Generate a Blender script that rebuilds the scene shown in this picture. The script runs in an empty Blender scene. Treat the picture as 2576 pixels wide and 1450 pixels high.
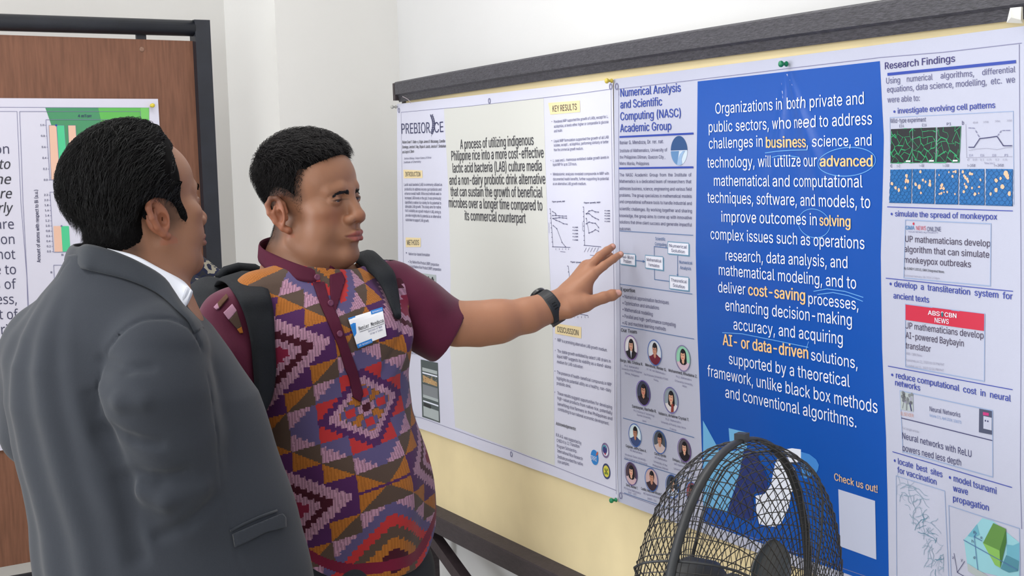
import bpy, math, random
import numpy as np
from mathutils import Vector, Matrix

# ------------------------------------------------------------------ camera
FPX, CX, CY = 3700.0, 1288.0, 725.0
ROLL, PITCH, HC = 0.032, math.atan(319 / 3700.0), 1.63
scene = bpy.context.scene
COL = scene.collection


def cam_basis():
    cp, sp = math.cos(PITCH), math.sin(PITCH)
    fwd = np.array([0, cp, -sp])
    r0 = np.array([1.0, 0, 0])
    u0 = np.cross(r0, fwd)
    c, s = math.cos(ROLL), math.sin(ROLL)
    return c * r0 - s * u0, s * r0 + c * u0, fwd


RT, UP, FW = cam_basis()
CAM = np.array([0.0, 0.0, HC])
cd = bpy.data.cameras.new('camera')
cam = bpy.data.objects.new('camera', cd)
COL.objects.link(cam)
cd.sensor_width = 36.0
cd.lens = 36.0 * FPX / 2576.0
cd.clip_start = 0.05
M = Matrix(((RT[0], UP[0], -FW[0], CAM[0]), (RT[1], UP[1], -FW[1], CAM[1]), (RT[2], UP[2], -FW[2], CAM[2]), (0, 0, 0, 1)))
cam.matrix_world = M
scene.camera = cam

# ------------------------------------------------------------------ light
scene.view_settings.view_transform = 'Standard'
scene.view_settings.look = 'None'
scene.view_settings.gamma = 1.0
scene.view_settings.exposure = 0.17
scene.view_settings.use_curve_mapping = False
wd = bpy.data.worlds.new('world')
scene.world = wd
wd.use_nodes = True
wd.node_tree.nodes['Background'].inputs[0].default_value = (0.93, 0.97, 1.0, 1)
wd.node_tree.nodes['Background'].inputs[1].default_value = 0.95


def area(name, loc, target, sx, sy, power, color=(1, 1, 1)):
    l = bpy.data.lights.new(name, 'AREA')
    l.shape = 'RECTANGLE'
    l.size, l.size_y, l.energy, l.color = sx, sy, power, color
    o = bpy.data.objects.new(name, l)
    COL.objects.link(o)
    o.location = loc
    o.rotation_euler = (Vector(target) - Vector(loc)).to_track_quat('-Z', 'Y').to_euler()
    return o


# ceiling fluorescents of the hall and daylight of the left windows, plus an added frontal fill
area('ceiling_tube_light', (-1.3, 1.7, 2.92), (-1.3, 1.7, 0), 1.3, 0.5, 20, (1.0, 0.98, 0.95))
area('ceiling_tube_light', (-0.5, 3.0, 2.92), (-0.5, 3.0, 0), 1.3, 0.5, 14, (1.0, 0.98, 0.95))
area('ceiling_tube_light', (-2.3, 4.6, 2.92), (-2.1, 4.6, 0), 1.3, 0.5, 30, (1.0, 0.98, 0.95))
area('window_and_fill_light', (-4.6, 2.4, 1.5), (0.2, 2.9, 1.1), 3.6, 2.2, 165, (0.94, 0.97, 1.0))
area('window_and_fill_light', (-1.6, -2.4, 1.9), (-0.5, 3.0, 1.2), 2.6, 1.6, 85, (0.96, 0.98, 1.0))  # added fill lamp from the camera side, no known window there


# ------------------------------------------------------------------ helpers
def ray(px, py):
    return RT * (px - CX) / FPX - UP * (py - CY) / FPX + FW


def W(px, py, Z):
    return CAM + ray(px, py) * Z


def lin(h):
    h = h.lstrip('#')
    v = [int(h[i:i + 2], 16) / 255 for i in (0, 2, 4)]
    return tuple(c / 12.92 if c <= 0.04045 else ((c + 0.055) / 1.055) ** 2.4 for c in v)


MATS = {}


def mat(name, hexc, rough=0.7, spec=0.3, noise=0.0, nscale=20.0, bump=0.0, bscale=200.0, metal=0.0, sss=0.0,
        stretch=(1, 1, 1), coat=0.0, sheen=0.0, dark=None):
    if name in MATS:
        return MATS[name]
    m = bpy.data.materials.new(name)
    MATS[name] = m
    m.use_nodes = True
    nt = m.node_tree
    b = nt.nodes['Principled BSDF']
    c = lin(hexc)
    b.inputs['Base Color'].default_value = (*c, 1)
    b.inputs['Roughness'].default_value = rough
    b.inputs['Specular IOR Level'].default_value = spec
    b.inputs['Metallic'].default_value = metal
    if coat:
        b.inputs['Coat Weight'].default_value = coat
        b.inputs['Coat Roughness'].default_value = 0.25
    if sheen:
        b.inputs['Sheen Weight'].default_value = sheen
        b.inputs['Sheen Roughness'].default_value = 0.5
    if sss:
        b.inputs['Subsurface Weight'].default_value = sss
        b.inputs['Subsurface Radius'].default_value = (0.012, 0.005, 0.003)
        b.inputs['Subsurface Scale'].default_value = 0.6
    tc = None
    if noise or bump:
        tc = nt.nodes.new('ShaderNodeTexCoord')
        mp = nt.nodes.new('ShaderNodeMapping')
        mp.inputs['Scale'].default_value = stretch
        nt.links.new(tc.outputs['Object'], mp.inputs['Vector'])
    if noise:
        n = nt.nodes.new('ShaderNodeTexNoise')
        n.inputs['Scale'].default_value = nscale
        n.inputs['Detail'].default_value = 6
        nt.links.new(mp.outputs['Vector'], n.inputs['Vector'])
        r = nt.nodes.new('ShaderNodeMix')
        r.data_type = 'RGBA'
        d = lin(dark) if dark else tuple(x * (1 - noise) for x in c)
        r.inputs['A'].default_value = (*d, 1)
        r.inputs['B'].default_value = (*[min(1, x * (1 + noise * 0.6)) for x in c], 1)
        rm = nt.nodes.new('ShaderNodeMapRange')
        rm.inputs['From Min'].default_value = 0.3
        rm.inputs['From Max'].default_value = 0.7
        nt.links.new(n.outputs['Fac'], rm.inputs['Value'])
        nt.links.new(rm.outputs['Result'], r.inputs['Factor'])
        nt.links.new(r.outputs['Result'], b.inputs['Base Color'])
    if bump:
        n2 = nt.nodes.new('ShaderNodeTexNoise')
        n2.inputs['Scale'].default_value = bscale
        n2.inputs['Detail'].default_value = 4
        nt.links.new(mp.outputs['Vector'], n2.inputs['Vector'])
        bp = nt.nodes.new('ShaderNodeBump')
        bp.inputs['Strength'].default_value = bump
        bp.inputs['Distance'].default_value = 0.002
        nt.links.new(n2.outputs['Fac'], bp.inputs['Height'])
        nt.links.new(bp.outputs['Normal'], b.inputs['Normal'])
    return m


def cmat(name, rough=0.7, spec=0.3, sss=0.0, bump=0.0, bscale=300.0, sheen=0.0):
    """material whose own colour comes from the mesh attribute 'tint' (dye of the cloth, tone of the skin)"""
    m = mat(name, '#808080', rough, spec, 0, 20, bump, bscale, 0, sss, sheen=sheen)
    nt = m.node_tree
    a = nt.nodes.new('ShaderNodeAttribute')
    a.attribute_name = 'tint'
    nt.links.new(a.outputs['Color'], nt.nodes['Principled BSDF'].inputs['Base Color'])
    return m


def empty(name, loc, label, cat, group=None):
    o = bpy.data.objects.new(name, None)
    COL.objects.link(o)
    o.empty_display_size = 0.05
    o.location = tuple(loc)
    tag(o, label, cat, group)
    return o


def tag(o, label=None, cat=None, group=None, kind=None):
    if label:
        o['label'] = label
    if cat:
        o['category'] = cat
    if group:
        o['group'] = group
    if kind:
        o['kind'] = kind
    return o


def mesh(name, v, f, mats, parent=None, midx=None, smooth=True, tint=None, ftint=None, label=None):
    me = bpy.data.meshes.new(name)
    v = np.asarray(v, float)
    me.from_pydata([tuple(p) for p in v] if len(v) < 5000 else v.tolist(), [], f if isinstance(f, list) else f.tolist())
    o = bpy.data.objects.new(name, me)
    COL.objects.link(o)
    for m in (mats if isinstance(mats, (list, tuple)) else [mats]):
        me.materials.append(m)
    if midx is not None:
        me.polygons.foreach_set('material_index', np.asarray(midx, np.int32))
    if smooth:
        me.polygons.foreach_set('use_smooth', np.ones(len(me.polygons), bool))
    if tint is not None:
        a = me.color_attributes.new('tint', 'FLOAT_COLOR', 'POINT')
        a.data.foreach_set('color', np.hstack([tint, np.ones((len(tint), 1))]).astype(np.float32).ravel())
    if ftint is not None:
        a = me.attributes.new('tint', 'FLOAT_COLOR', 'FACE')
        a.data.foreach_set('color', np.hstack([ftint, np.ones((len(ftint), 1))]).astype(np.float32).ravel())
    me.update()
    if parent is not None:
        o.parent = parent
        o.matrix_parent_inverse = Matrix.Translation(-Vector(parent.location)) if parent.parent is None else parent.matrix_parent_inverse.copy()
        if parent.parent is not None or parent.type == 'MESH':
            o.matrix_parent_inverse = Matrix.Identity(4)
    if label:
        o['label'] = label
    return o


class MB:
    """collects simple solids into one mesh"""

    def __init__(s):
        s.v, s.f, s.m = [], [], []

    def add(s, v, f, m=0):
        k = len(s.v)
        s.v += [tuple(map(float, p)) for p in v]
        s.f += [tuple(i + k for i in q) for q in f]
        s.m += [m] * len(f)

    def hexa(s, p, m=0):
        s.add(p, [(0, 3, 2, 1), (4, 5, 6, 7), (0, 1, 5, 4), (1, 2, 6, 5), (2, 3, 7, 6), (3, 0, 4, 7)], m)

    def beam(s, a, b, w, d, up, m=0):
        """bar from a to b, w wide along up, d along the third axis"""
        a, b, up = np.array(a, float), np.array(b, float), np.array(up, float)
        t = (b - a) / np.linalg.norm(b - a)
        up = up - t * (up @ t)
        up /= np.linalg.norm(up)
        q = np.cross(t, up)
        c = [(-1, -1), (1, -1), (1, 1), (-1, 1)]
        s.hexa([a + up * w / 2 * i + q * d / 2 * j for i, j in c] + [b + up * w / 2 * i + q * d / 2 * j for i, j in c], m)

    def tube(s, pts, r, n=6, m=0, closed=False, caps=True):
        P = np.array(pts, float)
        N = len(P)
        rr = np.full(N, r) if np.isscalar(r) else np.array(r, float)
        T = np.gradient(P, axis=0)
        if closed:
            T = np.roll(P, -1, 0) - np.roll(P, 1, 0)
        T /= np.linalg.norm(T, axis=1)[:, None] + 1e-12
        u = np.cross(T[0], [0, 0, 1.0])
        if np.linalg.norm(u) < 1e-3:
            u = np.cross(T[0], [1.0, 0, 0])
        V = []
        for i in range(N):
            u = u - T[i] * (u @ T[i])
            u /= np.linalg.norm(u) + 1e-12
            w = np.cross(T[i], u)
            for j in range(n):
                a = 2 * math.pi * j / n
                V.append(P[i] + rr[i] * (u * math.cos(a) + w * math.sin(a)))
        F = []
        for i in range(N if closed else N - 1):
            i2 = (i + 1) % N
            for j in range(n):
                j2 = (j + 1) % n
                F.append((i * n + j, i * n + j2, i2 * n + j2, i2 * n + j))
        if caps and not closed:
            F.append(tuple(range(n))[::-1])
            F.append(tuple((N - 1) * n + j for j in range(n)))
        s.add(V, F, m)

    def lathe(s, o, ax, prof, n=32, m=0):
        """prof: list of (r, h) along the axis ax from o"""
        o, ax = np.array(o, float), np.array(ax, float)
        ax /= np.linalg.norm(ax)
        u = np.cross(ax, [0, 0, 1.0])
        if np.linalg.norm(u) < 1e-3:
            u = np.array([1.0, 0, 0])
        u /= np.linalg.norm(u)
        w = np.cross(ax, u)
        V = [o + ax * h + r * (u * math.cos(2 * math.pi * j / n) + w * math.sin(2 * math.pi * j / n)) for r, h in prof for j in range(n)]
        F = [(i * n + j, i * n + (j + 1) % n, (i + 1) * n + (j + 1) % n, (i + 1) * n + j) for i in range(len(prof) - 1) for j in range(n)]
        s.add(V, F, m)

    def build(s, name, mats, parent=None, smooth=False, label=None):
        return mesh(name, s.v, s.f, mats, parent, s.m if isinstance(mats, (list, tuple)) else None, smooth, label=label)


# ------------------------------------------------------------------ signed-distance bodies
def rotz(a):
    c, s = math.cos(a), math.sin(a)
    return np.array([[c, -s, 0], [s, c, 0], [0, 0, 1.0]])


def rotx(a):
    c, s = math.cos(a), math.sin(a)
    return np.array([[1.0, 0, 0], [0, c, -s], [0, s, c]])


def roty(a):
    c, s = math.cos(a), math.sin(a)
    return np.array([[c, 0, s], [0, 1.0, 0], [-s, 0, c]])


class Sdf:
    """a list of blended round primitives; mesh() gives one continuous surface"""

    def __init__(s):
        s.ops = []
        s.M, s.T, s.S = np.eye(3), np.zeros(3), 1.0

    def frame(s, T=(0, 0, 0), Mx=None, S=1.0):
        s.M, s.T, s.S = (np.eye(3) if Mx is None else Mx), np.array(T, float), S

    def P(s, p):
        return s.T + s.M @ (np.array(p, float) * s.S)

    def ell(s, c, r, k=0.01, R=None, op='+'):
        Rm = s.M if R is None else s.M @ R
        s.ops.append(('e', s.P(c), np.array(r, float) * s.S, Rm, k * s.S, op))

    def cap(s, a, b, ra, rb=None, k=0.01, op='+'):
        rb = ra if rb is None else rb
        s.ops.append(('c', s.P(a), s.P(b), ra * s.S, rb * s.S, k * s.S, op))

    def chain(s, pts, rad, k=0.01, op='+'):
        for i in range(len(pts) - 1):
            s.cap(pts[i], pts[i + 1], rad[i] if not np.isscalar(rad) else rad, rad[i + 1] if not np.isscalar(rad) else rad, k, op)

    def fn(s, f, k=0.01, op='+'):
        s.ops.append(('f', f, k, op))

    def near(s, c, R):
        """the same body with only the primitives that matter within R of c"""
        t = Sdf()
        for o in s.ops:
            if o[0] == 'e':
                far = np.linalg.norm(o[1] - c) - o[2].max() - o[4]
            elif o[0] == 'c':
                ba = o[2] - o[1]
                u = np.clip((c - o[1]) @ ba / (ba @ ba + 1e-12), 0, 1)
                far = np.linalg.norm(c - o[1] - u * ba) - max(o[3], o[4]) - o[5]
            else:
                far = -1
            if far < R:
                t.ops.append(o)
        return t

    def __call__(s, X):
        D = None
        for o in s.ops:
            if D is None and (o[0] == 'f' and o[3] != '+' or o[0] != 'f' and o[-1] != '+'):
                D = np.full(len(X), 1.0)
            if o[0] == 'e':
                q = (X - o[1]) @ o[3]
                r = o[2]
                k0 = np.sqrt(((q / r) ** 2).sum(1)) + 1e-9
                k1 = np.sqrt(((q / (r * r)) ** 2).sum(1)) + 1e-9
                d = k0 * (k0 - 1) / k1
                k, op = o[4], o[5]
            elif o[0] == 'c':
                ba = o[2] - o[1]
                t = np.clip(((X - o[1]) @ ba) / (ba @ ba + 1e-12), 0, 1)
                d = np.sqrt(((X - o[1] - t[:, None] * ba) ** 2).sum(1)) - (o[3] + (o[4] - o[3]) * t)
                k, op = o[5], o[6]
            else:
                k, op = o[2], o[3]
                if op == 'disp':
                    D = D + o[1](X)
                    continue
                d = o[1](X)
            if D is None:
                D = d
            elif op == '+':
                h = np.clip(0.5 + 0.5 * (D - d) / k, 0, 1)
                D = D * (1 - h) + d * h - k * h * (1 - h)
            elif op == '-':
                h = np.clip(0.5 - 0.5 * (D + d) / k, 0, 1)
                D = D * (1 - h) - d * h + k * h * (1 - h)
            elif op == '&':
                h = np.clip(0.5 - 0.5 * (D - d) / k, 0, 1)
                D = D * (1 - h) + d * h + k * h * (1 - h)
        return np.full(len(X), 1.0) if D is None else D

    def mesh(s, lo, hi, h, n=8):
        lo, hi = np.array(lo, float), np.array(hi, float)
        H = h * n
        nb = np.ceil((hi - lo) / H).astype(int)
        g = np.stack(np.meshgrid(*[np.arange(k) for k in nb], indexing='ij'), -1).reshape(-1, 3)
        d = s(lo + (g + 0.5) * H)
        act = g[np.abs(d) < H * 1.25 + 0.003]
        act = act[np.lexsort((act[:, 2], act[:, 1] // 4, act[:, 2] // 4, act[:, 0] // 4))]
        l = np.arange(n + 1)
        L = np.stack(np.meshgrid(l, l, l, indexing='ij'), -1).reshape(-1, 3)
        BIG = 1 << 14
        keyf = lambda c: (c[:, 0] * BIG + c[:, 1]) * BIG + c[:, 2]
        CK, CP, EP = [], [], [[], [], []]
        for b0 in range(0, len(act), 48):
            A = act[b0:b0 + 48]
            cc = lo + (A + 0.5) * H
            mid = (cc.min(0) + cc.max(0)) / 2
            loc = s.near(mid, np.linalg.norm(cc.max(0) - cc.min(0)) / 2 + H * 2.2)
            idx = A[:, None, :] * n + L[None]
            D = loc((lo + idx * h).reshape(-1, 3)).reshape(len(A), n + 1, n + 1, n + 1)
            c8 = [D[:, i:n + i, j:n + j, k:n + k] for i in (0, 1) for j in (0, 1) for k in (0, 1)]
            neg = sum((c < 0).astype(int) for c in c8)
            w = np.argwhere((neg > 0) & (neg < 8))
            acc = np.zeros((len(w), 3))
            cnt = np.zeros(len(w))
            V8 = np.stack([c[tuple(w.T)] for c in c8], 1)
            off = np.array([(i, j, k) for i in (0, 1) for j in (0, 1) for k in (0, 1)])
            for i in range(8):
                for j in range(i + 1, 8):
                    if np.abs(off[i] - off[j]).sum() != 1:
                        continue
                    a, b = V8[:, i], V8[:, j]
                    cr = (a < 0) != (b < 0)
                    t = np.where(cr, a / (a - b + 1e-20), 0)
                    acc += np.where(cr[:, None], off[i] + (off[j] - off[i]) * t[:, None], 0)
                    cnt += cr
            cell = A[w[:, 0]] * n + w[:, 1:]
            CK.append(keyf(cell))
            CP.append(lo + (cell + acc / cnt[:, None]) * h)
            for ax in range(3):
                sl0 = [slice(None)] + [slice(0, n)] * 3
                sl1 = list(sl0)
                sl1[ax + 1] = slice(1, n + 1)
                d0, d1 = D[tuple(sl0)], D[tuple(sl1)]
                e = np.argwhere((d0 < 0) != (d1 < 0))
                p = A[e[:, 0]] * n + e[:, 1:]
                EP[ax].append(np.hstack([p, (d0[tuple(e.T)] < 0)[:, None].astype(int)]))
        CK = np.concatenate(CK)
        CP = np.concatenate(CP)
        o = np.argsort(CK)
        CK, CP = CK[o], CP[o]
        F = []
        for ax in range(3):
            E = np.concatenate(EP[ax])
            p, sg = E[:, :3], E[:, 3].astype(bool)
            b, c = np.eye(3, dtype=int)[(ax + 1) % 3], np.eye(3, dtype=int)[(ax + 2) % 3]
            q = np.stack([keyf(p), keyf(p - b), keyf(p - b - c), keyf(p - c)], 1)
            i = np.clip(np.searchsorted(CK, q), 0, len(CK) - 1)
            ok = (CK[i] == q).all(1)
            i, sg2 = i[ok], sg[ok]
            i[~sg2] = i[~sg2][:, ::-1]
            F.append(i)
        F = np.concatenate(F)
        used = np.zeros(len(CP), bool)
        used[F.ravel()] = True
        re = np.cumsum(used) - 1
        return CP[used], re[F]

    def grad(s, X, e=0.0008):
        g = np.stack([s(X + e * v) - s(X - e * v) for v in np.eye(3)], 1)
        return g / (np.linalg.norm(g, axis=1)[:, None] + 1e-12)


random.seed(7)
rng = np.random.default_rng(7)
# ------------------------------------------------------------------ room
HZ = lambda x: 406 - ROLL * (x - CX)          # horizon row of the photograph


def hdir(px):
    d = ray(px, HZ(px))
    d[2] = 0
    return d / np.linalg.norm(d)


Zv = np.array([0, 0, 1.0])
# plane of the cream pin board (runs away from the viewer to the left)
BE = -hdir(-600)                              # along the board, to the right
BN = np.cross(Zv, BE)
BP = W(1547, 199, 3.12)
if BN @ (CAM - BP) < 0:
    BN = -BN


def hit(px, py, P, n):
    r = ray(px, py)
    return CAM + r * (((P - CAM) @ n) / (r @ n))


M_WALL = mat('wall_paint', '#d6d5d3', 0.85, 0.2, noise=0.02, nscale=3, bump=0.12, bscale=60)
M_WALLR = mat('side_wall_paint', '#cfcfd0', 0.85, 0.2, noise=0.015, nscale=3, bump=0.1, bscale=60)
M_FLOOR = mat('floor_tiles', '#b9b2a6', 0.5, 0.4, noise=0.08, nscale=6)
M_CEIL = mat('ceiling_paint', '#f0f0ee', 0.9, 0.2)


def slab(name, a, b, th, z0, z1, m, out):
    """upright wall from a to b (xy), its room face on the line a-b, thickness th on the side out"""
    a, b, out = np.array(a)[:2], np.array(b)[:2], np.array(out)[:2]
    q = [a, b, b + out * th, a + out * th]
    k = MB()
    k.hexa([(*p, z0) for p in q] + [(*p, z1) for p in q], 0)
    o = k.build(name, m)
    o['kind'] = 'structure'
    return o


WP = BP - BN * 0.11                           # the side wall stands just behind the board
Cn = hit(1002, 100, WP, BN)                   # inner corner
CH = 3.05
# pilaster face (runs along BN from the corner)
T = np.cross(BN, Zv)                          # +-board direction
pe = hit(697, 150, Cn, BE)                    # pilaster's outer edge
far = -BE                                     # away from the viewer
pb = hit(572, 200, pe, BN)                    # back corner of the pilaster's return
slab('wall_right', Cn - BE * 1.2, Cn + BE * 5.2, 0.12, 0, CH, M_WALLR, -BN)
k = MB()
a0, a1 = Cn[:2] - BN[:2] * .02, pe[:2]
a2 = pb[:2]
a3 = a2 - BN[:2] * ((pe - Cn) @ BN)
k.hexa([(*p, 0) for p in (a0, a1, a2, a3)] + [(*p, CH) for p in (a0, a1, a2, a3)])
o = k.build('wall_pilaster', M_WALL)
o['kind'] = 'structure'
slab('wall_back', pb - BN * 0.3, pb + BN * 5.0, 0.12, 0, CH, M_WALL, -BE)
k = MB()
k.hexa([(-6, -3.1, 0), (4, -3.1, 0), (4, -3, 0), (-6, -3, 0), (-6, -3.1, CH), (4, -3.1, CH), (4, -3, CH), (-6, -3, CH)])
o = k.build('wall_front', M_WALL)  # unseen wall, added to reduce the light from the camera side
o['kind'] = 'structure'
k = MB()
k.hexa([(-6, -3, -.1), (4, -3, -.1), (4, 7, -.1), (-6, 7, -.1), (-6, -3, 0), (4, -3, 0), (4, 7, 0), (-6, 7, 0)])
o = k.build('floor', M_FLOOR)
o['kind'] = 'structure'
k = MB()
k.hexa([(-6, -3, CH), (4, -3, CH), (4, 7, CH), (-6, 7, CH), (-6, -3, CH + .1), (4, -3, CH + .1), (4, 7, CH + .1), (-6, 7, CH + .1)])
o = k.build('ceiling', M_CEIL)
o['kind'] = 'structure'


# ------------------------------------------------------------------ flat sheets with printing on them


class Sheet:
    """coordinates (s along, z up) on an upright plane; fold() gives the sheet's slight unevenness"""

    def __init__(s, P, e, n, fold, base=0.004):
        s.P, s.e, s.n, s.fold, s.base = np.array(P), np.array(e), np.array(n), fold, base

    def at(s, px, py):
        Q = hit(px, py, s.P + s.n * s.base, s.n)
        return np.array([(Q - s.P) @ s.e, Q[2]])

    def w(s, sz, off=0.0):
        sz = np.asarray(sz, float)
        f = s.fold(sz[:, 0], sz[:, 1]) + s.base + off
        Q = s.P[None] + s.e[None] * sz[:, :1] + s.n[None] * f[:, None]
        Q[:, 2] = sz[:, 1]
        return Q


class Print:
    """one kind of printed matter of a sheet: ends up as one mesh"""

    def __init__(s, sheet):
        s.sh, s.v, s.o, s.f, s.m, s.mats = sheet, [], [], [], [], []

    def mi(s, m):
        if m not in s.mats:
            s.mats.append(m)
        return s.mats.index(m)

    def add(s, sz, faces, m, lay):
        k = len(s.v)
        s.v += [tuple(p) for p in sz]
        s.o += [lay * 0.0003] * len(sz)
        s.f += [tuple(int(i) + k for i in q) for q in faces]
        s.m += [s.mi(m)] * len(faces)

    def poly(s, pts, m, lay=1, px=True):
        """any outline, triangulated"""
        P = [s.sh.at(*p) for p in pts] if px else [np.array(p) for p in pts]
        from mathutils.geometry import tessellate_polygon
        t = tessellate_polygon([[Vector((p[0], p[1], 0)) for p in P]])
        s.add(P, [tuple(q) for q in t], m, lay)

    def quad(s, c, m, lay=1, nu=8, nv=8, px=True):
        """corners TL TR BR BL"""
        P = np.array([s.sh.at(*p) for p in c] if px else c, float)
        V = [(P[0] * (1 - u) + P[1] * u) * (1 - v) + (P[3] * (1 - u) + P[2] * u) * v
             for v in np.linspace(0, 1, nv + 1) for u in np.linspace(0, 1, nu + 1)]
        F = [(j * (nu + 1) + i, (j + 1) * (nu + 1) + i, (j + 1) * (nu + 1) + i + 1, j * (nu + 1) + i + 1) for j in range(nv) for i in range(nu)]
        s.add(V, F, m, lay)

    def ruled(s, L, R, m, lay=1, n=40, nu=24):
        """patch between two polylines (pixels), top to bottom"""
        def res(A):
            A = np.array([s.sh.at(*p) for p in A])
            t = np.r_[0, np.cumsum(np.linalg.norm(np.diff(A, axis=0), axis=1))]
            q = np.linspace(0, t[-1], n + 1)
            return np.stack([np.interp(q, t, A[:, i]) for i in (0, 1)], 1)
        A, B = res(L), res(R)
        V = [A[j] * (1 - u) + B[j] * u for j in range(n + 1) for u in np.linspace(0, 1, nu + 1)]
        F = [(j * (nu + 1) + i, (j + 1) * (nu + 1) + i, (j + 1) * (nu + 1) + i + 1, j * (nu + 1) + i + 1) for j in range(n) for i in range(nu)]
        s.add(V, F, m, lay)

    def line(s, pts, w, m, lay=2, px=True, closed=False):
        """ribbon w metres wide through the points"""
        P = [s.sh.at(*p) for p in pts] if px else [np.array(p, float) for p in pts]
        if closed:
            P.append(P[0])
        for a, b in zip(P[:-1], P[1:]):
            d = b - a
            L = np.linalg.norm(d)
            if L < 1e-6:
                continue
            d /= L
            q = np.array([-d[1], d[0]]) * w / 2
            a2, b2 = a - d * w * .3, b + d * w * .3
            n = max(1, int(L / .05))
            V = []
            for i in range(n + 1):
                c = a2 + (b2 - a2) * i / n
                V += [c + q, c - q]
            s.add(V, [(2 * i, 2 * i + 1, 2 * i + 3, 2 * i + 2) for i in range(n)], m, lay)

    def disc(s, c, r, m, lay=2, px=True, rx=None, n=36, a0=0, a1=2 * math.pi):
        """r in metres"""
        C = s.sh.at(*c) if px else np.array(c, float)
        rx = r if rx is None else rx
        t = np.linspace(a0, a1, n + 1)
        V = [C] + [C + (rx * math.cos(x), r * math.sin(x)) for x in t]
        s.add(V, [(0, i + 1, i + 2) for i in range(n)], m, lay)

    def ring(s, c, r, w, m, lay=3, px=True, rx=None, n=40):
        C = s.sh.at(*c) if px else np.array(c, float)
        rx = r if rx is None else rx
        V = []
        for i in range(n):
            x = 2 * math.pi * i / n
            u = np.array([math.cos(x), math.sin(x)])
            V += [C + u * (rx + w / 2, r + w / 2), C + u * (rx - w / 2, r - w / 2)]
        s.add(V, [(2 * i, 2 * i + 1, (2 * i + 3) % (2 * n), (2 * i + 2) % (2 * n)) for i in range(n)], m, lay)

    def text(s, body, x0, y0, x1, y1, h, m, bold=0.0, lay=3, slant=0.0, face='sans', up=None):
        """one line of lettering from the pixel (x0,y0) to (x1,y1) on its baseline, capitals h pixels tall"""
        a = s.sh.at(x0, y0)
        b = s.sh.at(x1, y1)
        H = s.sh.at(x0, y0 - h)[1] - a[1]
        V, F = glyphs(body, bold, slant, face)
        if not len(V):
            return
        x0g, x1g = V[:, 0].min(), V[:, 0].max()
        d = b - a
        L = np.linalg.norm(d)
        d = d / L
        u = np.array([-d[1], d[0]]) if up is None else np.array(up)
        u = np.array([0, 1.0]) if up is None else u
        X = (V[:, :1] - x0g) / (x1g - x0g) * L
        P = a + X * d + V[:, 1:2] / cap_h(face) * H * u
        c = 4 if bold > .008 else 1
        nv, nf = len(P) // c, len(F) // c
        for j in range(c):                       # each overprint lies a trace higher than the last
            s.add(P[j * nv:(j + 1) * nv], [tuple(i - j * nv for i in f) for f in F[j * nf:(j + 1) * nf]], m, lay + .15 * j)

    def build(s, name, parent, label=None):
        if not s.f:
            return None
        V = s.sh.w(np.array(s.v))
        V += s.sh.n[None] * np.array(s.o)[:, None]
        return mesh(name, V, s.f, s.mats, parent, s.m, smooth=name in ('sheet', 'blue_panel', 'grey_panel'), label=label)


_gc = {}
FONTS = {}
for _k, _f in (('sans', 'Inter.woff2'), ('mono', 'DejaVuSansMono.woff2'), ('hum', 'NotoSansHebrew-Regular.woff2')):
    try:                                       # faces that ship with Blender itself; its default face otherwise
        FONTS[_k] = bpy.data.fonts.load(bpy.utils.resource_path('LOCAL') + '/datafiles/fonts/' + _f)
    except Exception:
        FONTS[_k] = None


def raw_glyphs(body, face):
    key = (body, face)
    if key in _gc:
        return _gc[key]
    c = bpy.data.curves.new('t', 'FONT')
    if FONTS[face]:
        c.font = FONTS[face]
    c.body = body
    c.size = 1.0
    c.fill_mode = 'FRONT'
    c.resolution_u = 3
    o = bpy.data.objects.new('t', c)
    me = o.to_mesh()
    V = np.zeros(len(me.vertices) * 3)
    me.vertices.foreach_get('co', V)
    V = V.reshape(-1, 3)[:, :2].copy()
    F = [tuple(p.vertices) for p in me.polygons]
    o.to_mesh_clear()
    bpy.data.objects.remove(o)
    bpy.data.curves.remove(c)
    _gc[key] = (V, F)
    return V, F


def advance(ch, face):
    w = lambda t: raw_glyphs(t, face)[0][:, 0].max()
    return w('H' + ch + 'H') - w('HH')


_adv = {}
BAD = set('DKPRk4') if FONTS['sans'] and FONTS['hum'] else set()   # letters whose overlapping outlines fill wrongly


def glyphs(body, bold=0.0, slant=0.0, face='sans'):
    key = (body, bold, slant, face, 1)
    if key in _gc:
        return _gc[key]
    V, F, x = [np.zeros((0, 2))], [], 0.0
    n = 0
    for ch in body:
        if (ch, face) not in _adv:
            _adv[(ch, face)] = advance(ch, face)
        if ch != ' ':
            v, f = raw_glyphs(ch, face)
            if face == 'sans' and ch in BAD and len(v):
                w, f = raw_glyphs(ch, 'hum')
                lo, hi, l2, h2 = v.min(0), v.max(0), w.min(0), w.max(0)
                v = lo + (w - l2) / (h2 - l2) * (hi - lo)
            if len(v):
                V.append(v + (x, 0))
                F += [tuple(i + n for i in q) for q in f]
                n += len(v)
        x += _adv[(ch, face)]
    V = np.vstack(V)
    if slant:
        V = np.stack([V[:, 0] + slant * V[:, 1], V[:, 1]], 1)
    if bold > .008 and n:
        w = bold * .62                           # heavier strokes: the same letters printed four times, a hair apart
        V = np.vstack([V + (dx * w, dy * w * .6) for dx, dy in ((-1, 0), (0, -.5), (1, 0), (0, .5))])
        F = [tuple(i + j * n for i in f) for j in range(4) for f in F]
    _gc[key] = (V, F)
    return V, F


def cap_h(face='sans'):
    return glyphs('H', 0.0, 0.0, face)[0][:, 1].max()


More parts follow.
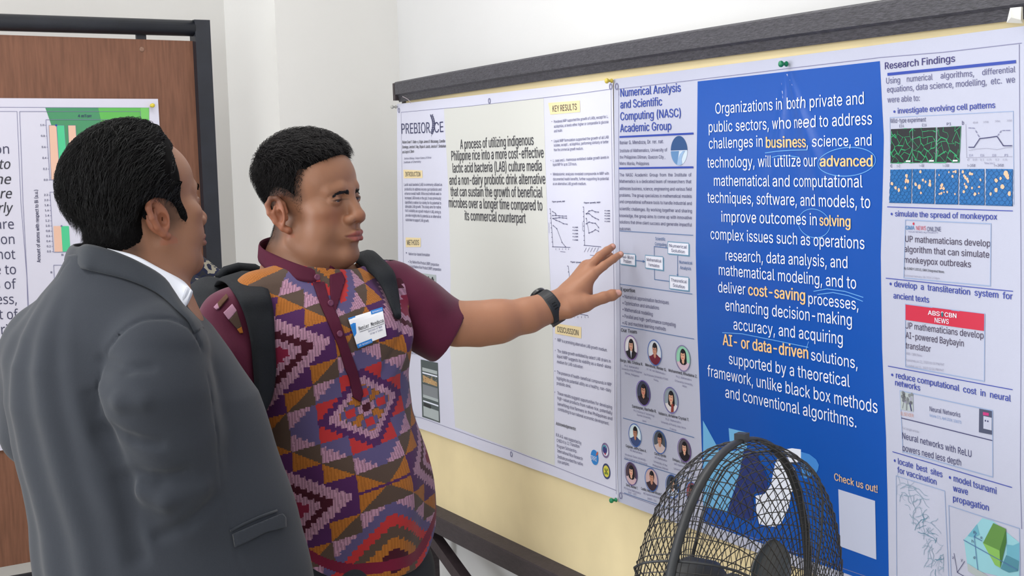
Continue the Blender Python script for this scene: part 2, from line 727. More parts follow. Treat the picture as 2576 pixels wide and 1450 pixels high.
# ------------------------------------------------------------------ cream pin board on a dark stand
M_DARK = mat('dark_varnished_wood', '#3c3438', 0.5, 0.4, noise=0.25, nscale=35, bump=0.3, bscale=120, stretch=(1, 1, 5))
M_DARK2 = mat('dark_wood_underside', '#3a3034', 0.55, 0.35, noise=0.25, nscale=40, bump=0.25, bscale=120)
M_WORN = mat('crazed_grey_paint', '#45444b', 0.5, 0.4, noise=0.4, nscale=70, bump=0.7, bscale=110, stretch=(1, 1, 4))
M_CREAM = mat('cream_board_face', '#e4d3a8', 0.8, 0.2, noise=0.05, nscale=8)

bs = Sheet(BP, BE, BN, lambda s, z: 0 * s, 0.0)


def bq(px, py, off=0.0):
    """point of the board plane seen at that place of the photograph, off metres in front of it"""
    return hit(px, py, BP + BN * off, BN)


def bp3(s, z, off):
    p = BP + BE * s + BN * off
    return np.array([p[0], p[1], z])


S0 = bs.at(1013, 230)[0]
S1 = 1.36
ztop = bs.at(1550, 183)[1]
zrid = bs.at(1550, 162.5)[1]
zfas = bs.at(1550, 120)[1]
zb1 = bs.at(1200, 1320)[1]
zb2 = bs.at(1200, 1341)[1]
zb3 = bs.at(1200, 1375)[1]
board = empty('pin_board', bp3((S0 + S1) / 2, 0, 0), 'cream pin board in a dark wooden frame standing along the white side wall', 'pin board')


def sweep(prof, m, name, bow=0.0, n=24, s0=S0, s1=S1):
    """profile (z, off) closed, swept along the board"""
    V, F = [], []
    N = len(prof)
    for i in range(n + 1):
        t = i / n
        up = bow * (1 - (2 * t - 1) ** 2)
        V += [bp3(s0 + (s1 - s0) * t, z + up, o) for z, o in prof]
    for i in range(n):
        for j in range(N):
            F.append((i * N + j, i * N + (j + 1) % N, (i + 1) * N + (j + 1) % N, (i + 1) * N + j))
    F += [tuple(range(N)), tuple(range(n * N, n * N + N))[::-1]]
    o = mesh(name, V, F, m, board, smooth=False)
    return o


sweep([(zb3 + .02, -.012), (zfas - .01, -.012), (zfas - .01, -.001), (zb3 + .02, -.001)], M_CREAM, 'cream_panel')
bw = 0.007
sweep([(ztop - .002, 0), (ztop - .004, .012), (zrid - .004, .018), (zrid, .026), (zfas - .004, .026), (zfas, .022), (zfas, -.016), (ztop, -.016)],
      M_WORN, 'top_rail', bw)
sweep([(zb1, 0), (zb2 + .012, .034), (zb2 + .008, .036), (zb3, .036), (zb3, -.016), (zb1, -.016)], M_DARK, 'bottom_rail')
k = MB()
k.beam(bp3(S0 + .004, 0, -.026), bp3(S0 + .004, zfas + .001, -.026), .03, .05, BE)
k.build('post', M_DARK, board)
k = MB()
k.beam(bp3(S0 - .002, ztop + .001, .009), bp3(S0 - .002, zfas - .003, .009), .016, .034, BE)
k.build('edge_strip', M_DARK, board)
k = MB()
k.beam(bp3(S1, 0, -.026), bp3(S1, zfas, -.026), .04, .05, BE)
k.build('post', M_DARK, board)
da, db = bs.at(1085, 1330), bs.at(1172, 1450)
dd = (db - da) / np.linalg.norm(db - da)
k = MB()
k.beam(bp3(da[0] - dd[0] * .03, da[1] - dd[1] * .03, .012), bp3(*(da + dd * (da[1] - .1) / -dd[1]), .012), .034, .03, np.cross(BN, np.array([*(BE[:2] * dd[0]), dd[1]])))
k.build('diagonal_brace', M_DARK2, board)
k = MB()
k.beam(bp3(S0, .11, .008), bp3(S1, .11, .008), .05, .04, Zv)
k.build('foot_rail', M_DARK, board)
for sx in (S0 + .01, S1):
    k = MB()
    k.beam(bp3(sx, .025, -.09), bp3(sx, .025, .3), .05, .05, Zv)
    k.build('foot', M_DARK, board)
# a curl of loose wire in the upper corner of the frame
k = MB()
c = [bq(1012.5, 243, .03), bq(1019, 246, .032), bq(1026, 250, .03), bq(1031, 255, .026), bq(1033, 260, .012)]
k.tube(c, .0007, 5)
k.build('loose_wire', mat('pale_wire', '#b9aeb4', 0.4), board)
# ------------------------------------------------------------------ posters
M_SHEET = mat('vinyl_sheet', '#b6b9cd', 0.45, 0.4, bump=0.1, bscale=900)
M_SHEET2 = mat('vinyl_sheet_rice', '#d0d1e3', 0.45, 0.4, bump=0.1, bscale=900)
M_GREY = mat('print_warm_grey', '#cfd0cc', 0.45, 0.4)
M_BLUE = mat('print_blue', '#0b4fab', 0.27, 0.6, coat=0.0)
M_INK = mat('print_ink_navy', '#3c3c66', 0.5, 0.3)
M_INK2 = mat('print_ink_grey', '#77779a', 0.5, 0.3)
M_INK3 = mat('print_ink_pale', '#9a9aae', 0.5, 0.3)
M_BLK = mat('print_ink_charcoal', '#3d3d45', 0.5, 0.3)
M_NAVY = mat('print_title_blue', '#2b44a0', 0.4, 0.4)
M_NB = mat('print_bullet_blue', '#3847a2', 0.4, 0.4)
M_WHT = mat('print_white', '#e3e8f6', 0.4, 0.4)
M_ORG = mat('print_orange', '#f0c488', 0.4, 0.4)
M_TAN = mat('print_tan', '#e6d3a6', 0.5, 0.3)
M_SKY = mat('print_sky', '#6fb0dd', 0.4, 0.4)
M_MID = mat('print_mid_blue', '#3f84cf', 0.4, 0.4)
M_DNV = mat('print_dark_navy', '#25336f', 0.4, 0.4)
M_STL = mat('print_steel', '#4f6f9f', 0.45, 0.4)
M_STB = mat('print_box_edge', '#6f97b4', 0.45, 0.4)
M_PHB = mat('print_photo_dark', '#23262b', 0.45, 0.4)
M_PHG = mat('print_photo_grey', '#7d8288', 0.45, 0.4)
M_PHL = mat('print_photo_light', '#a9b2b4', 0.45, 0.4)
M_RED = mat('print_red', '#c23048', 0.4, 0.4)
M_GRN = mat('print_cell_green', '#2f9a66', 0.4, 0.4)
M_CEL = mat('print_cell_blue', '#2468a8', 0.4, 0.4)
M_CED = mat('print_cell_line', '#1d548c', 0.4, 0.4)
M_PCH = mat('print_peach', '#e9b897', 0.4, 0.4)
M_SKN = [mat('print_skin_a', '#d7a68c', 0.45), mat('print_skin_b', '#c08a72', 0.45), mat('print_skin_c', '#a9765f', 0.45)]
M_HAIR = mat('print_hair', '#1c1a20', 0.45)


def border(p, pts, w=0.0011, m=None):
    p.line(pts, w, m or M_INK2, 2)


def outline(p, c, m, w=.0016, lay=3):
    p.line(c, w, m, lay, closed=True)


def sheet_mesh(sh, L, R, m, parent, n=44, nu=60, name='sheet'):
    p = Print(sh)
    p.ruled(L, R, m, 0, n, nu)
    o = p.build(name, parent)
    return o


# ---- the blue academic group poster
pinA = bs.at(1983, 161)
pinJ = bs.at(1547, 203)


def foldN(s, z):
    d = np.sqrt((s - pinA[0]) ** 2 + (z - pinA[1]) ** 2) + 1e-4
    a = np.arctan2(s - pinA[0], -(z - pinA[1]))
    rad = (np.exp(-((a - .42) / .13) ** 2) * 1.0 + np.exp(-((a + .22) / .1) ** 2) * .6 - np.exp(-((a - .1) / .12) ** 2) * .5) * d * np.exp(-(d / .2) ** 2) * .05
    return .0012 * np.sin(6.5 * s + 1.3) + .0008 * np.sin(9 * z + 4 * s) + .0006 * np.sin(23 * s + 7 * z) + rad + .0022


def foldA(s, z):
    return .0016 * np.sin(6 * s + .4) + .001 * np.sin(8 * z - 5 * s) + .0006 * np.sin(25 * s) + .0025 + .004 * np.exp(-((s + 1.2) / .12) ** 2) * np.clip((1.2 - z) / .3, 0, 1)


shN = Sheet(BP, BE, BN, foldN, .003)
shA = Sheet(BP, BE, BN, foldA, .0025)
zbot = shN.at(1664, 1304.5)[1]
zbJ = shN.at(1559, 1262)[1]
sR = shN.at(2576, 700)[0] + .02


def npx(s, z):
    """photo place of a point of the poster plane, for parts that run out of the picture"""
    q = shN.P + shN.e * s + shN.n * shN.base
    d = np.array([q[0], q[1], z]) - CAM
    t = d @ FW
    return (CX + FPX * (d @ RT) / t, CY - FPX * (d @ UP) / t)


poN = empty('research_poster', bp3(.55, zbot, 0), 'white poster with wide blue centre panel on right half of cream board', 'poster')
zt = shN.at(2576, 66)[1]
sheet_mesh(shN, [(1547, 199), (1550, 500), (1553, 800), (1556, 1100), (1559, 1262)],
           [npx(sR, zt), npx(sR, 1.5), npx(sR + .002, 1.2), npx(sR + .004, zbot)], M_SHEET, poN, 90, 160)
p = Print(shN)
border(p, [(1561, 240), (1560, 224), (1650, 213.5), (1980, 173), (2217, 145), (2376, 131.8), (2576, 108.6)])
border(p, [(1560, 224), (1561, 500), (1564, 900), (1568, 1240), (1677, 1280), npx(sR - .02, zbot + .035)])
border(p, [(2570, 112), (2571, 700), (2572, 1200), (2576, 1330)])
# rules and bars
for a, b, w, m in [((1563.6, 344.7), (1746, 336), .0038, M_NAVY), ((1562.5, 423.5), (1746, 421), .0038, M_NAVY),
                   ((1563, 581), (1747, 592), .0014, M_STL), ((1563, 715), (1745, 740), .0014, M_STL),
                   ((1566, 820), (1749, 853), .0014, M_STL), ((1572, 1051.7), (1749, 1101), .0014, M_STL),
                   ((1575, 1154), (1745, 1208), .0014, M_STL), ((1575, 1240), (1740, 1297), .0014, M_STL),
                   ((2239, 187.2), (2560, 155.3), .0046, M_NAVY), ((2235, 520.6), (2551, 530.8), .0013, M_NB),
                   ((2232, 700), (2551, 733), .0013, M_NB), ((2239, 921), (2551, 980.3), .0013, M_NB), ((2251, 1136.3), (2551.5, 1226), .0013, M_NB)]:
    p.line([a, b], w, m, 3)
p.build('ruled_lines', poN)

# emblem of the group
p = Print(shN)
ec = shN.at(1711, 379)
er = (shN.at(1711, 342)[1] - shN.at(1711, 416)[1]) / 2
p.disc(ec, er, mat('print_emblem_pale', '#c4d3e6', .4), 2, px=False)
p.disc(ec, er, mat('print_emblem_dark', '#2f4f80', .4), 3, px=False, a0=0, a1=math.pi)
p.disc(ec, er, mat('print_emblem_mid', '#5e86b4', .4), 3, px=False, a0=math.pi, a1=1.42 * math.pi)
pts = [ec + er * np.array([math.cos(t), math.sin(t)]) for t in np.linspace(1.42 * math.pi, 1.62 * math.pi, 10)]
pts += [ec + er * np.array(q) for q in ((.28, -.6), (.45, -.3), (.72, -.02), (.5, -.02), (.1, -.25), (-.15, -.6))]
p.poly(pts, mat('print_emblem_soft', '#8facd0', .4), 4, px=False)
p.line([ec + (-er, 0), ec + (er, 0)], .0008, M_WHT, 5, px=False)
p.build('round_emblem', poN)

p = Print(shN)
for t in [("Numerical Analysis", 1565, 243.8, 1714.7, 230.3, 20), ("and Scientific", 1565, 273, 1668.5, 265.3, 20),
          ("Computing (NASC)", 1565, 302.8, 1715, 293.8, 20), ("Academic Group", 1564.5, 332.6, 1691.7, 326.6, 20)]:
    p.text(*t, M_NAVY, .022)
p.build('title_lettering', poN)
p = Print(shN)
p.text("Research Findings", 2231, 174.5, 2407.7, 155.3, 17, mat('print_heading', '#3a3470', .4), .014)
p.build('heading_lettering', poN)

p = Print(shN)
T_N = """Renier G. Mendoza, Dr. rer. nat.|1563.6|363.6|1672.8|360.2|9
Institute of Mathematics, University of|1563.6|383.4|1681.7|380.9|8
the Philippines Diliman, Quezon City ,|1563.6|399.3|1677|399|8
Metro Manila, Philippines|1563.6|415.3|1637.8|415.3|8
The  NASC  Academic  Group  from  the  Institute  of|1563|444|1742|444|8
Mathematics is a dedicated team of researchers that|1563|460|1742|461|8
addresses business, science, engineering and various field|1563|478|1742.5|480|8
problems. The group specializes in mathematical models|1563|494.8|1743|498|8
and computational software tools to handle industrial and|1563|511|1743|516|8
scientific challenges. By working together and sharing|1563|528.8|1743.5|535|8
knowledge, the group aims to come up with innovative|1563|546|1743.5|552|8
solutions that drive client success and generate impactful|1563|562|1743.5|570|8
outcomes.|1563|579|1592|580|8
• Numerical approximation techniques|1570|749.6|1687|766|9
• Optimization and simulations|1570|766|1662|779.5|9
• Mathematical modelling|1570|782|1645.5|795|9
• Parallel and high-performance computing|1570|799|1703.5|822|9
• AI and machine learning methods|1570|816|1678.6|832.4|9
Ph.D. Mathematics|1575|922.6|1610|929|5
University of the Philippines|1568|929.7|1618|940|5
Diliman, Philippines|1576|941|1611|949.5|5
Dr. rer. nat. Mathematics|1630|930.5|1676.5|944|5
Karl Franzens University of Graz,|1623|944|1684|957|5
Austria|1647|957|1659|961.5|5
Ph.D. Mathematics|1704|949.5|1743|958.6|5
Ochanomizu University,|1701|960|1746|971|5
Japan|1719|972|1731|976|5
Ph.D Science & Technology|1598|1035|1649|1049|5
Gunma University,|1606|1045.5|1640.5|1055|5
Japan|1619|1060|1629|1063|5
Ph.D. Mathematics|1677|1056.7|1716|1066|5
University of Picardy Jules Verne|1666|1064|1728|1080|5
France|1688|1080.7|1704|1085|5
MS Mathematics|1590|1134.5|1620|1143.6|5
Mindanao State University -|1577|1145|1632|1161|5
Iligan Institute of Technology|1576|1154|1633|1170.5|5
MS Mathematics|1651|1153|1680.7|1162|5
University of the|1648|1163|1681.5|1174.6|5
Philippines Diliman|1646|1172.5|1684|1184|5
MS Applied Mathematics|1699|1169.6|1754|1184|5
University of the Philippines|1698|1181|1753|1196|5
Diliman|1719|1195|1732|1201.5|5
MS Applied Mathematics|1575|1229|1617.4|1244|5
DOST - ASTI|1585.5|1241|1606|1247|5
MS Applied Mathematics|1624|1243|1668|1256.5|5
DOST - Sci|1634|1256.5|1656|1263|5
MS Mathematics|1680|1262|1710|1271|5"""
for l in T_N.split('\n'):
    q = l.split('|')
    p.text(q[0], *map(float, q[1:]), M_INK2 if float(q[5]) < 6 else M_INK, .004)
T_NB = """Expertise|1565.6|732|1601|736|9
Our Team|1566|834.5|1605|840|9
Bargo, Ma. Cristina R.|1564|909|1620|920.5|7
Mendoza, Renier G.|1626|920.5|1679.5|934.6|7
Mohammed, Rhudaina Z.|1685|934.6|1757|951|7
Sambayan, Rachelle R.|1594|1025|1654|1039|7
Velasco, Arrianne Crystal T.|1659|1042.6|1736.5|1060|7
Cagatan, Jeffry Dave A.|1579|1124|1630|1138.6|6.5
Cacho, Kyrstin|1650|1143.6|1678.6|1152|6.5
Enriquez, Erika Antonette T.|1695|1158.5|1755|1178|6.5
Suriel, Mannie T.|1580|1222|1610|1231.7|6.5
Castillo, Kelly Dave Vincent C.|1618|1231.7|1670|1248|6.5
Guzman, Alvin T.|1672|1251|1714|1264|6.5"""
for l in T_NB.split('\n'):
    q = l.split('|')
    p.text(q[0], *map(float, q[1:]), M_BLK, .03)
p.build('left_column_text', poN)

# flow diagram
p = Print(shN)
M_BOX = mat('print_box_fill', '#dfe2f0', .45)
for c, l1, l2 in [(((1685, 608), (1736, 612), (1736, 643), (1685, 638)), "Numerical", "Solution"),
                  (((1564, 637), (1602, 640), (1602, 669), (1564, 664)), "Real-World", "Problem"),
                  (((1628, 642), (1673, 646), (1673, 680), (1628, 674)), "Mathematical", "Formulation"),
                  (((1689, 693), (1736, 698), (1736, 732), (1689, 726)), "Theoretical", "Solution")]:
    sh = [(x + 2.5, y + 3) for x, y in c]
    p.quad(sh, M_STB, 1, 2, 2)
    p.quad(c, M_BOX, 2, 2, 2)
    outline(p, c, M_STB, .0018, 3)
    (ax, ay), (bx, by), _, (dx, dy) = c
    hh = dy - ay
    p.text(l1, ax + 4, ay + hh * .45, bx - 4, by + hh * .46, 8, M_INK, .004, 4)
    p.text(l2, ax + 9, ay + hh * .85, bx - 9, by + hh * .86, 8, M_INK, .004, 4)
for q in [[(1602, 655), (1627, 658)], [(1651, 642), (1651, 620), (1685, 624)], [(1651, 677), (1651, 703), (1689, 708)], [(1709, 644), (1709, 694)]]:
    p.line(q, .0016, M_STL, 3)
p.poly([(1622, 654), (1628, 658), (1622, 661)], M_STL, 4)
p.poly([(1707, 690), (1711, 690), (1709, 695)], M_STL, 4)
for t in [("Scientific", 1654, 604, 1679, 606), ("Computing", 1653, 617, 1682, 620), ("Numerical", 1713, 663, 1745, 666), ("Analysis", 1715, 677, 1742, 680)]:
    p.text(*t, 8, M_STL, .012)
p.build('flow_diagram', poN)

# round portrait photographs of the team
PORT = [(1591.7, 875, 31, '#e6e4ea', '#8a5fae', 0, 'suit', '#26242c', 1), (1650.9, 887.4, 32.5, '#cfd6e0', '#2f5fb0', 1, 'shirt', '#6e2035', 0),
        (1722.5, 901.5, 33, '#8fc7ad', '#7a6f9e', 0, 'blouse', '#cbb3c4', 1), (1622.3, 989, 32, '#3c4258', '#6c55a8', 1, 'blouse', '#2a2230', 1),
        (1691.9, 1007, 33, '#8d9aa6', '#6a62a8', 0, 'sash', '#d8d2d6', 1), (1603, 1095, 29, '#cfe0e6', '#2f5fb0', 2, 'shirt', '#394a78', 0),
        (1663.3, 1112.5, 29.5, '#4d5560', '#2f5fb0', 1, 'shirt', '#c9b8b8', 0), (1725.4, 1132.8, 30, '#5b5560', '#6a4a92', 0, 'blouse', '#1f1b24', 1),
        (1593.8, 1191.6, 29, '#4a3a48', '#5a4a8a', 0, 'blouse', '#c7a9b0', 1), (1644.3, 1207, 29, '#c9a9a8', '#2f5fb0', 1, 'shirt', '#3a2a34', 0),
        (1695.6, 1224, 29.5, '#3a4456', '#2f5fb0', 0, 'shirt', '#c9d6ee', 0), (1746, 1242, 29, '#8a4a52', '#2f5fb0', 2, 'shirt', '#5a3038', 0)]
for i, (x, y, h, bg, rim, sk, kind, cl, long) in enumerate(PORT):
    p = Print(shN)
    c = shN.at(x, y)
    r = (shN.at(x, y - h)[1] - shN.at(x, y + h)[1]) / 2
    p.disc(c, r * .95, mat('print_bg_' + bg, bg, .45), 2, px=False)
    m = mat('print_cloth_' + cl, cl, .45)
    # shoulders: the lower cap of the circle
    pts = [c + r * .94 * np.array([math.cos(t), math.sin(t)]) for t in np.linspace(math.pi * 1.12, math.pi * 1.88, 22)]
    pts += [c + r * np.array(q) for q in ((.6, -.3), (.25, -.12), (-.25, -.12), (-.6, -.3))]
    p.poly(pts, m, 3, px=False)
    hd = c + (0, r * .2)
    if long:
        p.disc(hd + (0, .02 * r), r * .5, M_HAIR, 4, px=False, rx=r * .4)
        p.poly([c + r * np.array(q) for q in ((-.4, .3), (.4, .3), (.46, -.35), (.2, -.5), (-.2, -.5), (-.46, -.35))], M_HAIR, 4, px=False)
    else:
        p.disc(hd + (0, .13 * r), r * .44, M_HAIR, 4, px=False, rx=r * .35)
    p.poly([c + r * np.array(q) for q in ((-.13, 0), (.13, 0), (.17, -.3), (0, -.45), (-.17, -.3))], M_SKN[sk], 5, px=False)
    p.disc(hd + (0, -.02 * r), r * .4, M_SKN[sk], 6, px=False, rx=r * .29)
    p.disc(hd + (0, .3 * r), r * .14, M_HAIR, 7, px=False, rx=r * .27)
    for e in (-1, 1):
        p.disc(hd + (e * .11 * r, .04 * r), r * .03, M_HAIR, 7, px=False, rx=r * .06)
    p.line([hd + (-.09 * r, -.2 * r), hd + (.09 * r, -.2 * r)], r * .05, M_RED if long else M_SKN[2], 7, px=False)
    if kind == 'suit':
        p.poly([c + r * np.array(q) for q in ((-.12, -.25), (.12, -.25), (0, -.85))], M_WHT, 7, px=False)
    if kind == 'sash':
        p.poly([c + r * np.array(q) for q in ((.05, -.3), (.35, -.25), (.3, -.85), (-.05, -.93))], mat('print_sash', '#8a3a34', .45), 7, px=False)
    p.ring(c, r * .97, r * .07, mat('print_rim_' + rim, rim, .4), 8, px=False)
    p.build('portrait_photo', poN)

# blue centre panel with its lettering
BL = [(1757, 205), (1754.5, 416), (1753, 623), (1757, 841), (1766, 1083), (1769, 1168), (1772.5, 1316)]
zbl = shN.at(1772.5, 1316)[1]
sbr = shN.at(2238, 1350)[0]
BR = [(2217.6, 153.8), (2226, 347), (2217.6, 640), (2222.8, 876), (2233.8, 1100), (2237, 1248), npx(sbr, zbl)]
p = Print(shN)
p.ruled(BL, BR, M_BLUE, 1, 110, 90)
pan = p.build('blue_panel', poN)
p = Print(shN)
T_B = """Organizations in both private and|1803|286.5|2177|261.7|27
public sectors, who need to address|1786.5|333|2197.6|313|27
challenges in|1787|374.5|1920|369|27
, science, and|2037|369.5|2196|366|27
technology, will utilize our|1783|422|2062.4|418.6|27
mathematical and computational|1800|467.6|2172.8|471.7|27
techniques, software, and models, to|1783.8|509.7|2192.4|523.8|27
improve outcomes in|1819|558|2059|567|27
complex issues such as operations|1791.7|601.4|2178.6|627|27
research, data analysis, and|1830|655|2137|675|27
mathematical modeling, and to|1812.4|691.4|2159|727|27
deliver|1810.7|735|1879.7|741.4|27
processes,|2037|764|2165|780|28
enhancing decision-making|1828.6|781|2148.6|820.7|28
accuracy, and acquiring|1849|829|2125.5|867|28
solutions,|2044|906|2163.4|927.6|28
supported by a theoretical|1836.5|915.5|2143.4|974|28
framework, unlike black box methods|1783|946.5|2214|1039.7|28
and conventional algorithms.|1827|1000|2160|1076|28"""
for l in T_B.split('\n'):
    q = l.split('|')
    p.text(q[0], *map(float, q[1:]), M_WHT, .006, 5)
p.build('white_statement_lettering', pan)
p = Print(shN)
for t in [("business", 1928, 371.7, 2035.5, 370.3, 27), ("advanced", 2068.6, 418.6, 2198.6, 418.6, 27), ("solving", 2066, 567, 2144, 571, 27),
          ("cost-saving", 1886.5, 742, 2029, 758.6, 28), ("AI- or data-driven", 1821, 868, 2037, 903.4, 28)]:
    p = Print(shN)
    p.text(*t, M_ORG, .03, 5)
    p.build('orange_word', pan)
p = Print(shN)
p.text("Check us out!", 2101.5, 1208, 2213.7, 1240, 18, mat('print_dull_orange', '#d8b590', .4), .026, 5)
p.build('orange_caption', pan)
p = Print(shN)
M_SCR = mat('print_scribble', '#74b2e8', .4)
p.line([(1926, 385), (1955, 381), (1990, 378), (2038, 377)], .0012, M_SCR, 4)
p.build('hand_drawn_scribble', pan)
p = Print(shN)
p.line([(1945, 396), (1960, 392), (1985, 392), (2012, 396)], .0012, M_SCR, 4)
p.build('hand_drawn_scribble', pan)
p = Print(shN)
for cx, cy, rx, ry, tl in [(2135, 407, 71, 36, -.1), (2051, 562, 42, 36, .15)]:
    p = Print(shN)
    p.line([(cx + rx * math.cos(t), cy + ry * math.sin(t) + tl * rx * math.cos(t) * .6) for t in np.linspace(-2.2, 4.4, 44)], .0011, M_SCR, 4)
    p.build('hand_drawn_scribble', pan)
p = Print(shN)
p.line([(2050, 733), (2085, 727), (2130, 733), (2176, 748)], .0012, M_SCR, 4)
p.build('hand_drawn_scribble', pan)
p = Print(shN)
p.line([(2060, 741), (2100, 736), (2140, 744), (2175, 758)], .0012, M_SCR, 4)
p.build('hand_drawn_scribble', pan)
p = Print(shN)
p.line([(1820, 837), (1870, 840), (1950, 856), (2036, 874)], .0012, M_SCR, 4)
p.build('hand_drawn_scribble', pan)
p = Print(shN)
p.line([(2037, 860), (2031, 879)], .0012, M_SCR, 4)
p.build('hand_drawn_scribble', pan)
p = Print(shN)

p = Print(shN)
p.poly([(1771, 1058), (1815, 1140), (1872, 1130), (1866, 1185), (1846, 1240), (1830, 1290), (1773, 1272)], M_SKY, 3)
p.poly([(1834, 1077.5), (1880, 1088.5), (1880, 1130), (1838, 1130)], M_SKY, 3)
p.poly([(1873, 1132), (1904, 1136), (1917, 1168), (1931, 1203), (1933, 1232), (1920, 1243), (1904, 1240), (1902, 1221), (1896, 1254), (1896, 1310), (1863, 1302), (1834, 1283), (1845, 1248), (1861, 1189)], M_DNV, 4)
p.poly([(1963, 1143), (1982, 1151), (2001, 1181), (2006, 1216), (1992.5, 1243), (1987, 1275), (1968, 1316), (1952, 1326), (1931, 1324), (1909, 1318), (1904, 1294), (1902, 1248), (1925, 1243), (1941, 1221), (1952, 1168)], M_WHT, 4)
p.poly([(1975, 1131), (1995, 1128), (2017, 1131), (2017, 1162), (1990, 1165)], M_WHT, 3)
p.poly([(2017, 1137), (2038, 1143), (2055, 1156), (2062, 1170), (2060, 1182), (2054, 1192), (2030, 1205), (2017, 1200)], M_MID, 3)
p.build('large_letter_logo', pan)
p = Print(shN)
p.quad([(2111, 1231), (2206, 1260), (2208, 1408), (2115, 1375)], mat('print_blank_patch', '#b9bfd6', .4), 3)
p.build('blank_white_square', pan)

# right column
p = Print(shN)
M_RT = mat('print_right_text', '#5d5d86', .45)
T_R = """Using|2234|210.7|2269.5|208.4|15
numerical|2287|206.3|2351.5|201|15
algorithms,|2371.8|198|2455|192|15
differential|2476|189.5|2560|181.7|15
equations, data science, modelling,  etc.  we|2236|233|2559|207.8|15
were able to:|2237|258.5|2319|253.8|15"""
for l in T_R.split('\n'):
    q = l.split('|')
    p.text(q[0], *map(float, q[1:]), M_RT, .004)
p.build('findings_paragraph', poN)
p = Print(shN)
T_RB = """• investigate evolving cell patterns|2252|286.6|2508.5|271.5|14
• simulate the spread of monkeypox|2243.4|544|2512|552.8|14
• develop  a  transliteration  system  for|2241|720|2550.5|753.7|15
ancient texts|2251|750.6|2341.7|761.9|15
• reduce computational  cost  in  neural|2246.8|948.5|2547.8|1010.6|15
networks|2256.6|969.3|2319.5|983.2|15
• locate  best  sites|2254|1164|2376|1201|15
for vaccination|2262.8|1188.5|2360.8|1220|15
• model tsunami|2392.5|1206.8|2513.5|1243|16
wave|2402.8|1235|2441|1245|16
propagation|2402.8|1260.5|2494|1285|16"""
for l in T_RB.split('\n'):
    q = l.split('|')
    if q[0][0] == '•':
        p.build('bullet_heading', poN)
        p = Print(shN)
    p.text(q[0], *map(float, q[1:]), M_NB, .02)
p.build('bullet_heading', poN)

# figure with cells
p = Print(shN)
M_FRM = mat('print_frame_line', '#8fa3c8', .45)
p.line([(2242.6, 410), (2242.6, 296), (2554, 280), (2554, 515)], .001, M_FRM, 2)
p.text("Wild-type experiment", 2244, 309.7, 2334.7, 306, 11, M_INK, .002)
R_ = random.Random(3)
def lerpq(c, u, v):
    c = [np.array(q, float) for q in c]
    return tuple((c[0] * (1 - u) + c[1] * u) * (1 - v) + (c[3] * (1 - u) + c[2] * u) * v)
CELLS = []
def voron(nx, ny, jit, rnd):
    """edges of a jittered honeycomb in the unit square"""
    E = []
    dx, dy = 1.0 / nx, 1.0 / ny
    P = {}
    for j in range(-1, ny * 2 + 2):
        for i in range(-1, nx + 2):
            for t in (0, 1):
                x = (i + (.5 if j % 2 else 0)) * dx + (0 if t == 0 else 0)
                y = j * dy * .5 + (.0 if t == 0 else .33 * dy * .5)
                P[(i, j, t)] = (min(1, max(0, x + rnd.uniform(-jit, jit) * dx)), min(1, max(0, y + rnd.uniform(-jit, jit) * dy)))
    for j in range(0, ny * 2 + 1):
        for i in range(0, nx + 1):
            E.append((P[(i, j, 0)], P[(i, j, 1)]))
            o = 0 if j % 2 == 0 else 1
            for q in (i - 1 + o, i + o):
                if (q, j + 1, 0) in P:
                    E.append((P[(i, j, 1)], P[(q, j + 1, 0)]))
    return E
for t, c in [("E14", ((2245, 325), (2300, 322.8), (2299, 409.7), (2243.5, 410.6))), ("E16", ((2302, 322.8), (2360, 320.5), (2358.7, 409), (2300.5, 409.7))),
             ("P1", ((2363, 320.5), (2422.5, 317.6), (2417.8, 408.8), (2360.8, 409)))]:
    p.quad(c, M_PHB, 2, 3, 3)
    for a, b in voron(3, 3, .3, R_):
        if a != b and R_.random() < .8:
            p.line([lerpq(c, *a), lerpq(c, *b)], R_.choice([.0006, .0009, .0016]), M_GRN, 3)
    p.line([lerpq(c, .74, .95), lerpq(c, .92, .95)], .0024, M_WHT, 4)
    q = lerpq(c, .4, -.04)
    p.text(t, q[0], q[1], q[0] + 11, q[1] - .6, 7, M_INK, .004)
for i, (t, c) in enumerate([("t = 0", ((2243.4, 427), (2298, 425.6), (2295.6, 511), (2239.7, 509.7))), ("t = 45dt", ((2300.8, 425.6), (2356.4, 425.6), (2354.4, 512.5), (2299, 511))),
             ("t = 145dt", ((2360, 425.6), (2415.8, 425.6), (2414.4, 514), (2357.9, 513))), ("t = 245dt", ((2420, 425.6), (2480, 425), (2480.4, 516), (2417.8, 514.5))),
             ("t = 345dt", ((2484.8, 425), (2552, 425.6), (2550.5, 518.3), (2483.3, 516.3)))]):
    p.quad(c, M_CEL, 2, 3, 3)
    for a, b in voron(5, 5, .12, R_):
        p.line([lerpq(c, *a), lerpq(c, *b)], .0009, M_CED, 3)
    for k_ in range([8, 8, 16, 16, 10][i]):
        u, v = R_.uniform(.08, .92), R_.uniform(.06, .72)
        q = shN.at(*lerpq(c, u, v))
        rr = R_.uniform(.0018, .0036) * (.75 if i in (2, 3) else 1.15)
        p.poly([q + rr * np.array([math.cos(t_) * R_.uniform(.7, 1.3), math.sin(t_) * R_.uniform(.7, 1.3)]) for t_ in np.arange(0, 6.2, .9)], M_PCH, 4, px=False)
    q = lerpq(c, .3, -.06)
    p.text(t, q[0], q[1], q[0] + 8 + 4 * min(i, 4), q[1] - .4, 7, M_INK, .004)
p.text("b", 2425, 314, 2430, 313.6, 10, M_INK, .01)
p.text("c", 2243.5, 421, 2248, 421, 9, M_INK, .01)
g = lambda x, y: (2200 + x / 3.452, 120 + y / 3.452)
p.line([g(*q) for q in ((835, 865), (880, 865), (930, 790), (1000, 782), (1080, 770), (1135, 852), (1210, 852))], .0014, M_INK, 4)
